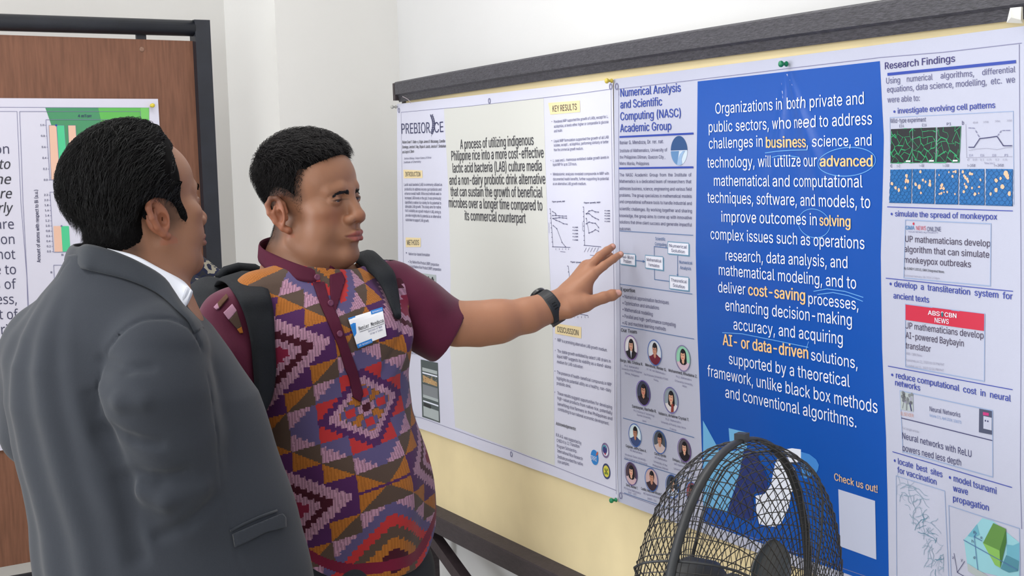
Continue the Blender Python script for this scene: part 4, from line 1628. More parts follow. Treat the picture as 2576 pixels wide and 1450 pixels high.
for t, y, x in (("1.0", 340, 293), ("0.8", 419, 298), ("0.6", 500, 303), ("0.4", 580, 308), ("0.2", 660, 313), ("0.0", 740, 318)):
    p.text(t, *g0(x, y), *g0(x + 28, y), 5, M_INK, .02)
    p.line([g0(x + 34, y - 6), g0(x + 44, y - 6)], .001, M_INK2, 3)
p.text("Bi", *g0(424, 760), *g0(440, 760), 5, M_INK, .02)
for c, m_ in [((388, 1070, 443, 1070, 455, 1258, 397, 1258), M_B1), ((443, 1070, 500, 1070, 512, 1255, 456, 1257), M_B2)]:
    p.quad([g0(*c[i:i + 2]) for i in (0, 2, 4, 6)], m_, 4, 1, 3)
p.line([g0(700, 822), g0(362, 822), g0(388, 1260), g0(700, 1255)], .0012, M_INK2, 5)
p.disc(g0(446, 1070), .0026, M_INK2, 6)
for i, t in enumerate("2.2 2.0 1.8 1.6 1.4 1.2 1.0 0.8 0.6 0.4 0.2 0.0".split()):
    y = 850 + i * 37.5
    x = 320 + i * 2
    p.text(t, *g0(x, y), *g0(x + 28, y), 5, M_INK, .02)
    p.line([g0(x + 34, y - 6), g0(x + 44, y - 6)], .001, M_INK2, 3)
p.text("Bi", *g0(447, 1287), *g0(462, 1287), 5, M_INK, .02)
p.line([g0(700, 1355), g0(390, 1355), g0(410, 1800)], .0012, M_INK2, 5)
p.text("8", *g0(367, 1415), *g0(380, 1415), 5, M_INK, .02)
a, b = shL.at(*g0(295, 1335)), shL.at(*g0(272, 805))
V, F = glyphs("Amount of atoms with respect to Bi (a.u.)", .02, 0)
L_ = b[1] - a[1]
x0g, x1g = V[:, 0].min(), V[:, 0].max()
hh = .0095
P_ = np.stack([a[0] - V[:, 1] / cap_h() * hh + (b[0] - a[0]) * (V[:, 0] - x0g) / (x1g - x0g), a[1] + (V[:, 0] - x0g) / (x1g - x0g) * L_], 1)
p.add(P_, F, M_INK, 3)
p.build('bar_plot', poL)
p = Print(shL)
for t, y, x1, ln, sl_, bo in (("function", 387, 22.5, 128, 0, .0), ("tends to", 425, 26, 118, .25, .012), ("of the", 463, 28, 95, .25, .012), ("that are", 499, 30, 118, .25, .012), ("nearly", 535, 33, 92, .25, .012),
                          ("films are", 576, 34.5, 130, 0, 0), ("based on", 614, 36, 132, 0, 0), ("do not", 652, 38, 92, 0, 0), ("due to", 690, 40, 92, 0, 0), ("loss of", 727, 41, 95, 0, 0),
                          ("thickness,", 765, 42, 142, 0, 0), ("out of", 803, 46, 85, 0, 0), ("purity", 841, 49, 85, 0, 0), ("clear", 878, 52, 70, 0, 0)):
    p.text(t, x1 - ln, y + .5, x1, y, 25, M_BLK if bo else mat('print_left_text', '#46465e', .45), bo, 3, slant=sl_, face='hum')
p.build('body_text', poL)
pin(shL, 379, 266, '#cdbb3a', 'yellow push pin at the corner of the bar plot poster on the brown board', .014, .006)
# ------------------------------------------------------------------ people
def trace(S, pts, off=0.0, t0=1.7):
    """places on the surface S seen at those places of the photograph, off metres outside it"""
    if not len(pts):
        return np.zeros((0, 3))
    pts = np.array(pts, float)
    D = np.stack([ray(*p) for p in pts])
    D /= np.linalg.norm(D, axis=1)[:, None]
    t = np.full(len(pts), t0)
    for _ in range(90):
        X = CAM + D * t[:, None]
        t = np.minimum(t + np.clip(S(X), -.02, .2) * .8, 4.2)
    X = CAM + D * t[:, None]
    return X + S.grad(X) * off


def inpoly(P, Q):
    x, y = P[:, 0], P[:, 1]
    r = np.zeros(len(P), bool)
    n = len(Q)
    for i in range(n):
        (x0, y0), (x1, y1) = Q[i], Q[(i + 1) % n]
        c = ((y0 > y) != (y1 > y)) & (x < (x1 - x0) * (y - y0) / (y1 - y0 + 1e-12) + x0)
        r ^= c
    return r


def polydist(P, Q):
    d = np.full(len(P), 9.0)
    for i in range(len(Q)):
        a, b = np.array(Q[i]), np.array(Q[(i + 1) % len(Q)])
        t = np.clip(((P - a) @ (b - a)) / ((b - a) @ (b - a)), 0, 1)
        d = np.minimum(d, np.linalg.norm(P - a - t[:, None] * (b - a), axis=1))
    return d


def add_head(S, T, Mx, sc, full=1.0, nose=1.0, cheek=1.0, ears=True):
    S.frame(T, Mx, sc)
    S.ell((0, -.006, .050), (.0765, .096, .081))
    S.ell((0, .042, .045), (.062, .050, .056), .02)
    S.ell((0, .034, -.026), (.060 * full, .058, .080), .025)
    for e in (-1, 1):
        S.chain([(e * .052 * full, .002, -.050), (e * .042 * full, .040, -.080), (e * .012, .074, -.094)], [.018, .017, .015], .022)
        S.ell((e * .045 * cheek, .057, -.010), (.023, .025, .020), .018)
        S.ell((e * .038 * full, .052, -.045), (.024 * cheek, .028 * cheek, .026), .02)
    S.ell((0, .081, -.093), (.021, .016, .0155), .014)
    S.chain([(-.040, .074, .027), (-.022, .0845, .030), (0, .085, .027), (.022, .0845, .030), (.040, .074, .027)], .0105, .012)
    for e in (-1, 1):
        S.ell((e * .034, .099, .011), (.019, .015, .0115), .012, op='-')
    S.cap((0, .089, .020), (0, .1065, -.019), .0085, .0112 * nose, .012)
    S.ell((0, .1085, -.0230), (.0128 * nose, .0125, .0108), .006)
    for e in (-1, 1):
        S.ell((e * .0150 * nose, .0990, -.0270), (.0092, .0125, .0085), .005)
        S.ell((e * .0075, .1085, -.0355), (.0042, .0058, .0045), .003, op='-')
    S.ell((0, .082, -.054), (.030, .022, .025), .015)
    S.cap((0, .104, -.040), (0, .103, -.049), .0028, .0024, .004, op='-')
    S.chain([(-.0245, .0915, -.0575), (-.010, .1035, -.0530), (0, .1045, -.0540), (.010, .1035, -.0530), (.0245, .0915, -.0575)], [.0028, .0046, .0046, .0046, .0028], .004)
    S.chain([(-.0225, .0915, -.0600), (-.008, .1020, -.0645), (.008, .1020, -.0645), (.0225, .0915, -.0600)], [.003, .0062, .0062, .003], .0045)
    S.chain([(-.026, .0945, -.0583), (-.012, .1085, -.0588), (0, .1105, -.0592), (.012, .1085, -.0588), (.026, .0945, -.0583)], .0016, .002, '-')
    S.ell((0, .102, -.0745), (.014, .006, .005), .007, op='-')
    for e in (-1, 1):
        S.ell((e * .0325, .0790, .0105), (.0160, .0128, .0122), .004)
        S.ell((e * .0335, .0930, .0085), (.0145, .0075, .0012), .0010, op='-')
        S.chain([(e * .019, .0885, .0150), (e * .033, .0922, .0172), (e * .047, .0830, .0135)], .0014, .002, '-')
    if ears:
        for e in (-1, 1):
            def q(p, u, o=0.0):
                # ear plane: p back, u up, o outwards
                return (e * (.0735 + .42 * p + o), -.004 - p * .9 + .22 * u * 0 - u * .20, -.012 + u)
            S.ell(q(.010, .004), (.006, .019, .029), .004, R=rotz(-e * .45) @ rotx(.2))
            S.chain([q(-.006, .006, .004), q(-.004, .022, .004), q(.006, .033, .003), q(.018, .033, .003), q(.027, .022, .003), q(.027, .006, .003), q(.020, -.010, .002), q(.010, -.022, .001), q(.001, -.027, .001)],
                    [.0035, .0042, .0048, .005, .005, .005, .0052, .0062, .0065], .003)
            S.ell(q(.006, .000, .012), (.011, .0085, .0125), .003, op='-', R=rotz(-e * .45) @ rotx(.2))
            S.ell(q(.011, .020, .012), (.0070, .0055, .0075), .003, op='-', R=rotz(-e * .45))
            S.chain([q(.016, -.008, .004), q(.019, .006, .004), q(.014, .018, .003)], [.0026, .0034, .0026], .003)
            S.ell(q(-.004, -.004, .006), (.0045, .004, .006), .003)
    S.frame()


def skin_tint(X, T, Mx, sc, base, lipc, shade=None, stub=None, hairc='#1a1512', nail=()):
    """tone of the skin itself: lips, nostrils, ears, shaved hair; a darker line between the lips"""
    q = (X - T) @ Mx / sc
    c = np.tile(np.array(lin(base)), (len(X), 1))
    L = np.array(lin(lipc))

    def mixin(m, col, a=1.0):
        m = np.clip(m, 0, 1)[:, None] * a
        c[:] = c * (1 - m) + np.array(col) * m
    red = np.array(lin(base)) * (1.12, .86, .82)
    ear = (np.abs(q[:, 0]) > .070) & (q[:, 1] < .02) & (q[:, 1] > -.05) & (np.abs(q[:, 2] + .008) < .045)
    mixin(ear.astype(float), red, .8)
    for e in (-1, 1):
        mixin(1.4 - np.linalg.norm((q - (e * .044, .075, -.02)) / (.022, .03, .018), axis=1), red, .5)
    mixin(1.5 - np.linalg.norm((q - (0, .115, -.024)) / (.014, .016, .012), axis=1), red, .4)
    # lips
    x = np.abs(q[:, 0])
    top = np.interp(x, [0, .008, .016, .0245], [-.0488, -.0478, -.0515, -.0570])
    bot = np.interp(x, [0, .008, .016, .0245], [-.0712, -.0708, -.0665, -.0590])
    m = np.minimum(np.clip((top - q[:, 2]) / .0016, 0, 1), np.clip((q[:, 2] - bot) / .0016, 0, 1)) * (x < .0255) * (q[:, 1] > .086)
    mixin(m, L, .9)
    seam = np.exp(-((q[:, 2] + .0589) / .0013) ** 2) * (x < .026) * (q[:, 1] > .086)
    mixin(seam, L * .35, .8)
    # lash line in the slit
    for e in (-1, 1):
        d = np.linalg.norm((q - (e * .0335, .0925, .0108)) / (.0165, .0095, .0017), axis=1)
        mixin(1.7 - d, lin('#1d1411'), .85)
    if stub is not None:
        for f, a in stub:
            mixin(f(q), lin(hairc), a)
    return np.clip(c, 0, 1)


def add_hair(name, S, Vh, Fh, T, Mx, sc, poly, xr, thick, comb, length, n, m, parent, rad=.00045, seed=1, lift=.35, grav=0.25, capcut=0.0):
    """cap following the scalp inside the hairline plus thousands of separate tapered locks"""
    q = (Vh - T) @ Mx / sc
    P2 = q[:, 1:3].copy()
    P2[:, 0] += xr * np.clip(np.abs(q[:, 0]) / .07, 0, 1) ** 2 * (q[:, 2] > .04)
    ins = inpoly(P2, poly)
    # ears and their back stay bare
    ins &= ~((np.abs(q[:, 0]) > .0775) & (q[:, 2] < .035) & (q[:, 1] < .02))
    dist = np.where(ins, polydist(P2, poly), 0)
    cen = q[Fh].mean(1)
    fin = ins[Fh].all(1)
    nrm = S.grad(Vh[np.unique(Fh[fin])])
    idx = np.unique(Fh[fin])
    mapi = -np.ones(len(Vh), int)
    mapi[idx] = np.arange(len(idx))
    tk = thick(q[idx]) * np.clip(dist[idx] / (.014 + .020 * ((q[idx][:, 2] > .045) & (q[idx][:, 1] > .0))), 0, 1) ** .8 * sc
    rg = np.random.default_rng(seed)
    capV = Vh[idx] + nrm * (tk[:, None] - .0006)
    wob = np.sin(q[idx] @ np.array([190, 60, 90.])) * np.sin(q[idx] @ np.array([30, 170, -120.]))
    capV += nrm * (wob * tk * .16)[:, None]
    capF = mapi[Fh[fin & (dist[Fh].min(1) > capcut * (cen[:, 2] < .072))]]
    # locks
    fi = np.where(fin)[0]
    a = fi[rg.integers(0, len(fi), n)]
    root = Vh[Fh[a][:, 0]] * .5 + Vh[Fh[a][:, 2]] * .5
    gi = mapi[Fh[a][:, 0]]
    nr = nrm[gi]
    qr = (root - T) @ Mx / sc
    dr = dist[Fh[a][:, 0]]
    tkr = tk[gi]
    k = 6
    L = length(qr) * rg.uniform(.6, 1.15, n) * sc
    L *= np.clip(dr / .02, .35, 1)
    d = comb(qr) + rg.normal(0, .22, (n, 3))
    d = d @ Mx.T
    d -= nr * (d * nr).sum(1)[:, None]
    d /= np.linalg.norm(d, axis=1)[:, None] + 1e-9
    d = d + nr * (lift * rg.uniform(.4, 1.3, n))[:, None]
    pos = root + nr * (tkr * rg.uniform(.3, .95, n))[:, None]
    ring = []
    side = np.cross(d, nr)
    side /= np.linalg.norm(side, axis=1)[:, None] + 1e-9
    ph = rg.uniform(0, 6.28, n)
    curl = rg.uniform(.0, 1, n) * .0022 * sc * (1 + 1.2 * (lift < .5))
    for i in range(k):
        t = i / (k - 1)
        r = (rad * (1 - t * .85) * np.clip(.3 + qr[:, 2] / .09, .32, 1))[:, None]
        p = pos + side * (np.sin(ph + t * 4) * curl * t)[:, None]
        up = np.cross(side, d)
        up /= np.linalg.norm(up, axis=1)[:, None] + 1e-9
        for j in range(3):
            an = 2 * math.pi * j / 3
            ring.append(p + (side * math.cos(an) + up * math.sin(an)) * r * 1.3)
        step = d / np.linalg.norm(d, axis=1)[:, None] * (L / (k - 1))[:, None]
        pos = pos + step
        # keep lying on the scalp: bend back towards the surface
        sd = S(pos)
        g = S.grad(pos, .002)
        want = np.clip(tkr * 1.0 + .0006, .0006, 1)
        push = np.where(sd < want * .6, want * .6 - sd, 0)
        pos = pos + g * push[:, None]
        d = d / np.linalg.norm(d, axis=1)[:, None]
        d = d - g * (np.clip((sd - want) / .008, 0, .6))[:, None] + np.array([0, 0, -grav * .25])
    R3 = np.stack(ring, 1).reshape(n, k, 3, 3)
    SV = R3.reshape(-1, 3)
    base = (np.arange(n) * k * 3)[:, None, None]
    F = []
    for i in range(k - 1):
        for j in range(3):
            j2 = (j + 1) % 3
            F.append(np.stack([base[:, 0, 0] + i * 3 + j, base[:, 0, 0] + i * 3 + j2, base[:, 0, 0] + i * 3 + 3 + j2, base[:, 0, 0] + i * 3 + 3 + j], 1))
    F = np.concatenate(F)
    V = np.vstack([capV, SV])
    FF = np.vstack([capF, F + len(capV)])
    return mesh(name, V, FF, [m, mat('hair_underlayer', '#0a090a', .95, .08)], parent, [1] * len(capF) + [0] * len(F))


def brow_hair(name, S, T, Mx, sc, m, parent, n=260, seed=5, thick=.0075, arch=0.0):
    rg = np.random.default_rng(seed)
    out = []
    for e in (-1, 1):
        k = MB()
        for _ in range(n):
            t = rg.uniform(0, 1)
            x = .010 + .040 * t
            z = .0305 + .006 * math.sin(t * 2.2) - .008 * t + arch + rg.uniform(-.5, .5) * thick * (1 - .65 * t)
            p0 = T + Mx @ (np.array([e * x, .12, z]) * sc)
            # drop onto the face along -y of the head
            dirn = -(Mx @ np.array([e * .35 * t, 1, 0]))
            dirn /= np.linalg.norm(dirn)
            s = 0.0
            for _i in range(14):
                s += float(S((p0 + dirn * s)[None])[0]) * .9
            a = p0 + dirn * (s + .0004)
            d = Mx @ np.array([e * (.75 + .25 * t), -.35 * t, .55 - .75 * t + rg.uniform(-.2, .2)])
            d /= np.linalg.norm(d)
            b = a + d * .0075 * sc - dirn * .0004
            mid = (a + b) / 2 - dirn * .0006
            k.tube([a, mid, b], [.00032, .00028, .0001], 3, caps=False)
        out.append(k.build(name, m, parent))
    return out


def eyeballs(T, Mx, sc, parent, look=(0, 1, 0)):
    for e in (-1, 1):
        c = T + Mx @ (np.array([e * .0325, .0783, .0095]) * sc)
        lk = Mx @ (np.array(look, float) / np.linalg.norm(look))
        k = MB()
        k.lathe(c, lk, [(.0118 * sc * math.sin(t), -.0118 * sc * math.cos(t)) for t in np.linspace(.001, math.pi - .5, 14)], 20, 0)
        k.lathe(c, lk, [(.0118 * sc * math.sin(t), -.0118 * sc * math.cos(t)) for t in np.linspace(math.pi - .5, math.pi - .001, 6)], 20, 1)
        k.build('eyeball', [mat('eye_white', '#8f8279', .25, .5), mat('eye_iris', '#20130d', .15, .6)], parent, smooth=True)


def ribbon(name, A, B, th, m, parent, n=None, close=False, sub=5, label=None, smooth=True, bulge=0.0):
    """solid band between the edge lines A and B (world points), th thick to the side of A->B x along"""
    A, B = np.array(A, float), np.array(B, float)

    def dens(P):
        n0 = len(P)
        if close:
            P = np.vstack([P[-1:], P, P[:2]])
        else:
            P = np.vstack([2 * P[0] - P[1], P, 2 * P[-1] - P[-2]])
        out = []
        for i in range(1, len(P) - 2):
            for t in np.linspace(0, 1, sub, endpoint=False):
                p0, p1, p2, p3 = P[i - 1:i + 3]
                out.append(.5 * ((2 * p1) + (-p0 + p2) * t + (2 * p0 - 5 * p1 + 4 * p2 - p3) * t ** 2 + (-p0 + 3 * p1 - 3 * p2 + p3) * t ** 3))
        if not close:
            out.append(P[-2])
        return np.array(out)
    a, b = dens(A), dens(B)
    N, W_ = len(a), 7
    T = np.gradient(a + b, axis=0)
    nn = np.cross(T, b - a)
    nn /= np.linalg.norm(nn, axis=1)[:, None] + 1e-12
    V = []
    for s in (1, -1):
        for j in range(W_):
            t = j / (W_ - 1)
            rnd = math.sqrt(max(0, 1 - (2 * t - 1) ** 6))
            V.append(a * (1 - t) + b * t + nn * (s * th / 2 * (.25 + .75 * rnd) + bulge * (1 - (2 * t - 1) ** 2)))
    V = np.stack(V, 1).reshape(-1, 3)
    K = 2 * W_
    order = list(range(W_)) + [W_ + j for j in range(W_ - 1, -1, -1)]
    F = []
    for i in range(N if close else N - 1):
        i2 = (i + 1) % N
        for j in range(K):
            j2 = (j + 1) % K
            F.append((i * K + order[j], i * K + order[j2], i2 * K + order[j2], i2 * K + order[j]))
    if not close:
        F.append(tuple(order[::-1]))
        F.append(tuple((N - 1) * K + o for o in order))
    return mesh(name, V, F, m, parent, smooth=smooth, label=label)


def patch(name, S, outline_px, off, m, parent, step=6.0, th=.0012, label=None):
    """thin cloth piece lying on the surface S inside an outline (places of the photograph)"""
    O = np.array(outline_px, float)
    lo, hi = O.min(0) - step, O.max(0) + step
    xs, ys = np.arange(lo[0], hi[0] + step, step), np.arange(lo[1], hi[1] + step, step)
    G = np.stack(np.meshgrid(xs, ys, indexing='ij'), -1)
    flat_ = G.reshape(-1, 2)
    ins = inpoly(flat_, O).reshape(len(xs), len(ys))
    # pull outside corners onto the outline
    keep = ins[:-1, :-1] | ins[1:, :-1] | ins[:-1, 1:] | ins[1:, 1:]
    g = flat_.copy()
    insf = ins.ravel()
    for i in np.where(~insf)[0]:
        best, bp_ = 1e9, None
        for j in range(len(O)):
            a, b = O[j], O[(j + 1) % len(O)]
            t = np.clip(((flat_[i] - a) @ (b - a)) / ((b - a) @ (b - a) + 1e-9), 0, 1)
            c = a + t * (b - a)
            d = np.linalg.norm(flat_[i] - c)
            if d < best:
                best, bp_ = d, c
        g[i] = bp_
    used = np.zeros((len(xs), len(ys)), bool)
    ij = np.argwhere(keep)
    for di in (0, 1):
        for dj in (0, 1):
            used[ij[:, 0] + di, ij[:, 1] + dj] = True
    ids = -np.ones(used.shape, int)
    ids[used] = np.arange(used.sum())
    pts = g.reshape(len(xs), len(ys), 2)[used]
    X = trace(S, pts, 0)
    N = S.grad(X, .003)
    F = [(ids[i, j], ids[i, j + 1], ids[i + 1, j + 1], ids[i + 1, j]) for i, j in ij]
    n = len(X)
    V = np.vstack([X + N * (off + th), X + N * (off - .002)])
    FF = F + [tuple(n + k for k in f[::-1]) for f in F]
    edges = {}
    for f in F:
        for a, b in zip(f, f[1:] + f[:1]):
            edges[(a, b)] = 1
    for (a, b) in list(edges):
        if (b, a) not in edges:
            FF.append((b, a, a + n, b + n))
    return mesh(name, V, FF, m, parent, label=label)


M_SKIN = cmat('skin', .48, .35, sss=.12, bump=.12, bscale=900)
M_HAIRM = mat('black_hair', '#0e0e10', .5, .3)
M_HAIRB = mat('dark_brown_hair', '#161315', .55, .3)


def legs(person, hip, yaw, m, name='trousers', z_top=.95, rx=.165, ry=.125, shoe='#1c1a1a', h=.008):
    """trousers and shoes down to the floor"""
    R = rotz(yaw)
    S = Sdf()
    S.frame((hip[0], hip[1], 0), R)
    S.ell((0, 0, hip[2] - .02), (rx, ry, .15), .01)
    for e in (-1, 1):
        S.chain([(e * .085, 0, hip[2] - .08), (e * .095, .012, .48), (e * .10, -.01, .07)], [.092, .070, .056], .03)
    ztop = z_top
    S.fn(lambda X: X[:, 2] - ztop, .004, '&')
    S.fn(lambda X: .055 - X[:, 2], .004, '&')
    V, F = S.mesh((hip[0] - .35, hip[1] - .35, 0), (hip[0] + .35, hip[1] + .35, z_top + .05), h)
    mesh(name, V, F, m, person)
    for e in (-1, 1):
        s = Sdf()
        s.frame((hip[0], hip[1], 0), R)
        s.chain([(e * .10, -.05, .045), (e * .105, .06, .04), (e * .112, .17, .032)], [.042, .044, .034], .02)
        s.fn(lambda X: .002 - X[:, 2], .004, '&')
        V, F = s.mesh((hip[0] - .4, hip[1] - .4, -.02), (hip[0] + .4, hip[1] + .4, .12), .006)
        mesh('shoe', V, F, mat('black_shoe_leather', shoe, .35, .5), person)


# ================================================== the man in the woven shirt
MBm, SB = rotz(math.radians(-118)) @ rotx(math.radians(1.0)) @ roty(math.radians(2.2)), 1.015
TB = W(716, 543, 2.78) - MBm @ np.array([.075, -.005, -.012]) * SB
hipB = W(885, 1440, 2.80)
pB = empty('person', (hipB[0], hipB[1], 0), 'man in a colourful woven maroon shirt reaching one hand to the poster', 'person')

yawB = math.radians(38)
fB = np.array([math.sin(yawB), -math.cos(yawB), 0])
axB = W(800, 690, 2.80) - W(893, 1393, 2.80)
upB = axB / np.linalg.norm(axB)
fB = fB - upB * (fB @ upB)
fB /= np.linalg.norm(fB)
rB = np.cross(upB, fB) * -1                # towards his left hand (right in the photo)
if rB[0] < 0:
    rB = -rB
oB = W(822, 1000, 2.80)                     # middle of the chest at the placket's end
RB_ = np.stack([rB, fB, upB], 1)
TAB = np.array([[.30, .045, .045, 0, .0], [.255, .075, .062, 0, -.005], [.225, .135, .085, 0, -.01], [.19, .168, .102, 0, -.005], [.14, .178, .118, 0, 0], [.05, .172, .130, 0, .0],
                [-.05, .166, .134, 0, .0], [-.15, .172, .140, 0, .0], [-.25, .182, .146, 0, .0], [-.33, .188, .150, 0, .0], [-.45, .188, .150, 0, 0]])[::-1]


def stack_fn(o, R, tab):
    def f(X):
        q = (X - o) @ R
        l = q[:, 2]
        rx, ry, cx, cy = [np.interp(l, tab[:, 0], tab[:, i]) for i in (1, 2, 3, 4)]
        x, y = q[:, 0] - cx, q[:, 1] - cy
        k0 = np.sqrt((x / rx) ** 2 + (y / ry) ** 2) + 1e-9
        k1 = np.sqrt((x / rx ** 2) ** 2 + (y / ry ** 2) ** 2) + 1e-9
        d = k0 * (k0 - 1) / k1
        top = l - tab[:, 0].max()
        return np.maximum(d * .92, top)
    return f


shR, shLf = W(592, 812, 2.69), W(968, 738, 2.90)
elbL, wrL = W(1150, 815, 2.935), W(1397, 771, 3.0)
# ---- body: head, neck, trunk, both arms and the hands, one surface
body = Sdf()
add_head(body, TB, MBm, SB, full=.99, nose=1.16, cheek=.92)
nb = W(757, 692, 2.865)
body.chain([TB + MBm @ np.array([0, -.022, -.03]), TB + MBm @ np.array([0, -.03, -.10]), nb], [.050, .051, .051], .012)
body.chain([nb + (0, 0, -.03), W(690, 752, 2.79)], [.05, .045], .03)
body.chain([nb + (0, 0, -.03), W(880, 740, 2.90)], [.05, .045], .03)
body.chain([nb, oB + upB * .1 - fB * .01, oB - upB * .2 - fB * .01], [.07, .09, .09], .06)
body.chain([W(690, 752, 2.79), shR], [.05, .045], .03)
body.chain([W(880, 740, 2.90), shLf], [.05, .05], .03)
body.chain([shR, W(602, 985, 2.66), W(635, 1170, 2.64)], [.047, .040, .028], .02)
body.chain([shLf, W(1060, 785, 2.92), elbL], [.048, .043, .0415], .02)
body.chain([elbL, W(1205, 815, 2.95), W(1255, 809, 2.96), W(1330, 793, 2.98), W(1375, 776, 2.995), wrL], [.0415, .042, .0405, .0325, .0275, .0265], .02)
# reaching hand
P_ = lambda x, y, z: W(x, y, z)
body.chain([wrL, P_(1440, 745, 3.01), P_(1490, 692, 3.02)], [.0245, .0175, .0125], .014)
body.chain([wrL, P_(1435, 735, 3.025), P_(1484, 672, 3.04)], [.0235, .0165, .0122], .014)
body.chain([wrL, P_(1430, 733, 3.04), P_(1477, 668, 3.058)], [.022, .0155, .0115], .014)
body.chain([wrL, P_(1428, 738, 3.05), P_(1470, 672, 3.072)], [.020, .0145, .0108], .014)
body.ell(P_(1462, 738, 3.025), (.024, .022, .028), .015)
body.ell(P_(1450, 762, 3.0), (.028, .017, .016), .014, R=roty(.35))
body.chain([P_(1490, 692, 3.02), P_(1519, 669, 3.032)], [.0105, .0090], .004)
body.chain([P_(1519, 669, 3.032), P_(1543, 652, 3.05), P_(1561, 640, 3.066)], [.0090, .0082, .0068], .003)
body.chain([P_(1485, 670, 3.04), P_(1508, 645, 3.05)], [.0108, .0092], .004)
body.chain([P_(1508, 645, 3.05), P_(1527, 631, 3.064), P_(1541, 621, 3.078)], [.0092, .0084, .0070], .003)
body.chain([P_(1478, 667, 3.058), P_(1502, 656, 3.08), P_(1520, 648, 3.092), P_(1535, 642, 3.102)], [.010, .0086, .0078, .0066], .003)
body.chain([P_(1470, 672, 3.072), P_(1489, 663, 3.092), P_(1503, 657, 3.102), P_(1514, 653, 3.108)], [.009, .0076, .0068, .0058], .003)
body.chain([P_(1430, 778, 2.985), P_(1474, 764, 2.995)], [.0195, .0150], .012)
body.chain([P_(1474, 764, 2.995), P_(1519, 749, 3.005), P_(1540, 743, 3.012), P_(1555, 738.5, 3.018)], [.0148, .0112, .0110, .0082], .006)
# his other hand hangs hidden behind the grey jacket
h0 = W(638, 1195, 2.64)
body.chain([W(635, 1170, 2.64), h0, h0 + (.02, -.01, -.06)], [.026, .028, .022], .015)
for i in range(4):
    b = h0 + (.0 + .018 * i, -.012, -.07)
    body.chain([b, b + (.006, 0, -.04), b + (.002, -.01, -.07)], [.010, .009, .007], .004)
body.chain([h0 + (-.02, -.02, -.02), h0 + (-.03, -.03, -.07)], [.012, .009], .006)
lo = np.minimum(np.array([-.62, 2.35, .72]), 0)
VB, FB = body.mesh((-.66, 2.30, .72), (.30, 3.20, 1.74), .0019)
stubB = [(lambda q: np.clip((np.abs(q[:, 0]) - .048) / .01, 0, 1) * np.clip((q[:, 2] - .004) / .02, 0, 1) * np.clip((.045 - q[:, 1]) / .02, 0, 1) * (q[:, 1] > -.12), .62),
         (lambda q: np.clip((.012 - np.abs(q[:, 0])) / .01 + 1, 0, 1) * np.exp(-((q[:, 2] + .088) / .012) ** 2) * (q[:, 1] > .08), .16),
         (lambda q: np.clip((-.02 - q[:, 1]) / .02, 0, 1) * np.clip((q[:, 2] + .085) / .03, 0, 1) * (np.abs(q[:, 0]) < .075), .75)]
tintB = skin_tint(VB, TB, MBm, SB, '#8d634c', '#8c4a46', stub=stubB, hairc='#241b18')
# nails
for c, r in ((P_(1558, 734, 3.008), .0085), (P_(1563, 637, 3.058), .006), (P_(1544, 618, 3.07), .006)):
    d = np.linalg.norm(VB - c, axis=1)
    mk = np.clip((r - d) / .002, 0, 1)[:, None] * .55
    tintB = tintB * (1 - mk) + np.array(lin('#d3a39a')) * mk
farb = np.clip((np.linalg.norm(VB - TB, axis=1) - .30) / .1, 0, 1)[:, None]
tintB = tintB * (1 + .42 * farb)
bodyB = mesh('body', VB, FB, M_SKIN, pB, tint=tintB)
eyeballs(TB, MBm, SB, bodyB, look=(-.1, 1, -.28))
brow_hair('eyebrow', body, TB, MBm, SB, M_HAIRB, bodyB, 480, 5, .0064, -.0085)

hairlineB = [(.084, .097), (.074, .087), (.058, .0795), (.047, .074), (.041, .055), (.035, .031), (.031, .011), (.027, -.012), (.016, -.010), (.010, .012), (-.002, .024), (-.014, .028), (-.028, .022), (-.036, .0), (-.042, -.025), (-.046, -.045), (-.052, -.066),
             (-.12, -.085), (-.16, 0), (-.15, .2), (.05, .2), (.087, .12)]


def thB(q):
    return np.interp(q[:, 2], [-.07, .0, .03, .05, .075, .10, .14], [.001, .0008, .002, .005, .012, .017, .017])


def combB(q):
    top = np.clip((q[:, 2] - .055) / .05, 0, 1)[:, None]
    d = np.array([0, .75, .25]) * top + np.array([0, -.35, -1.0]) * (1 - top)
    d = d + np.stack([np.sign(q[:, 0]) * .25 * top[:, 0], 0 * q[:, 0], 0 * q[:, 0]], 1)
    return d


headsel = lambda V, F, T, Mx, sc: F[(((V[F[:, 0]] - T) @ Mx / sc)[:, 2] > -.12) & (np.linalg.norm(V[F[:, 0]] - T, axis=1) < .22)]
hb = add_hair('hair', body, VB, headsel(VB, FB, TB, MBm, SB), TB, MBm, SB, hairlineB, .0, thB, combB,
              lambda q: np.interp(q[:, 2], [-.07, 0, .05, .09, .14], [.004, .006, .014, .026, .028]), 11000, M_HAIRB, bodyB, .00042, 11, .6, .1, .014)

# ---- woven shirt
GU, GV = .0575, .0353
PAL = {k: np.array(lin(v)) for k, v in dict(orange='#9c5f26', olive='#4c3d35', pink='#a87f95', purple='#45204e', slate='#51486e', red='#a32c2e', maroon='#3d0f1f',
                                           wine='#721a36', yoke='#511530').items()}


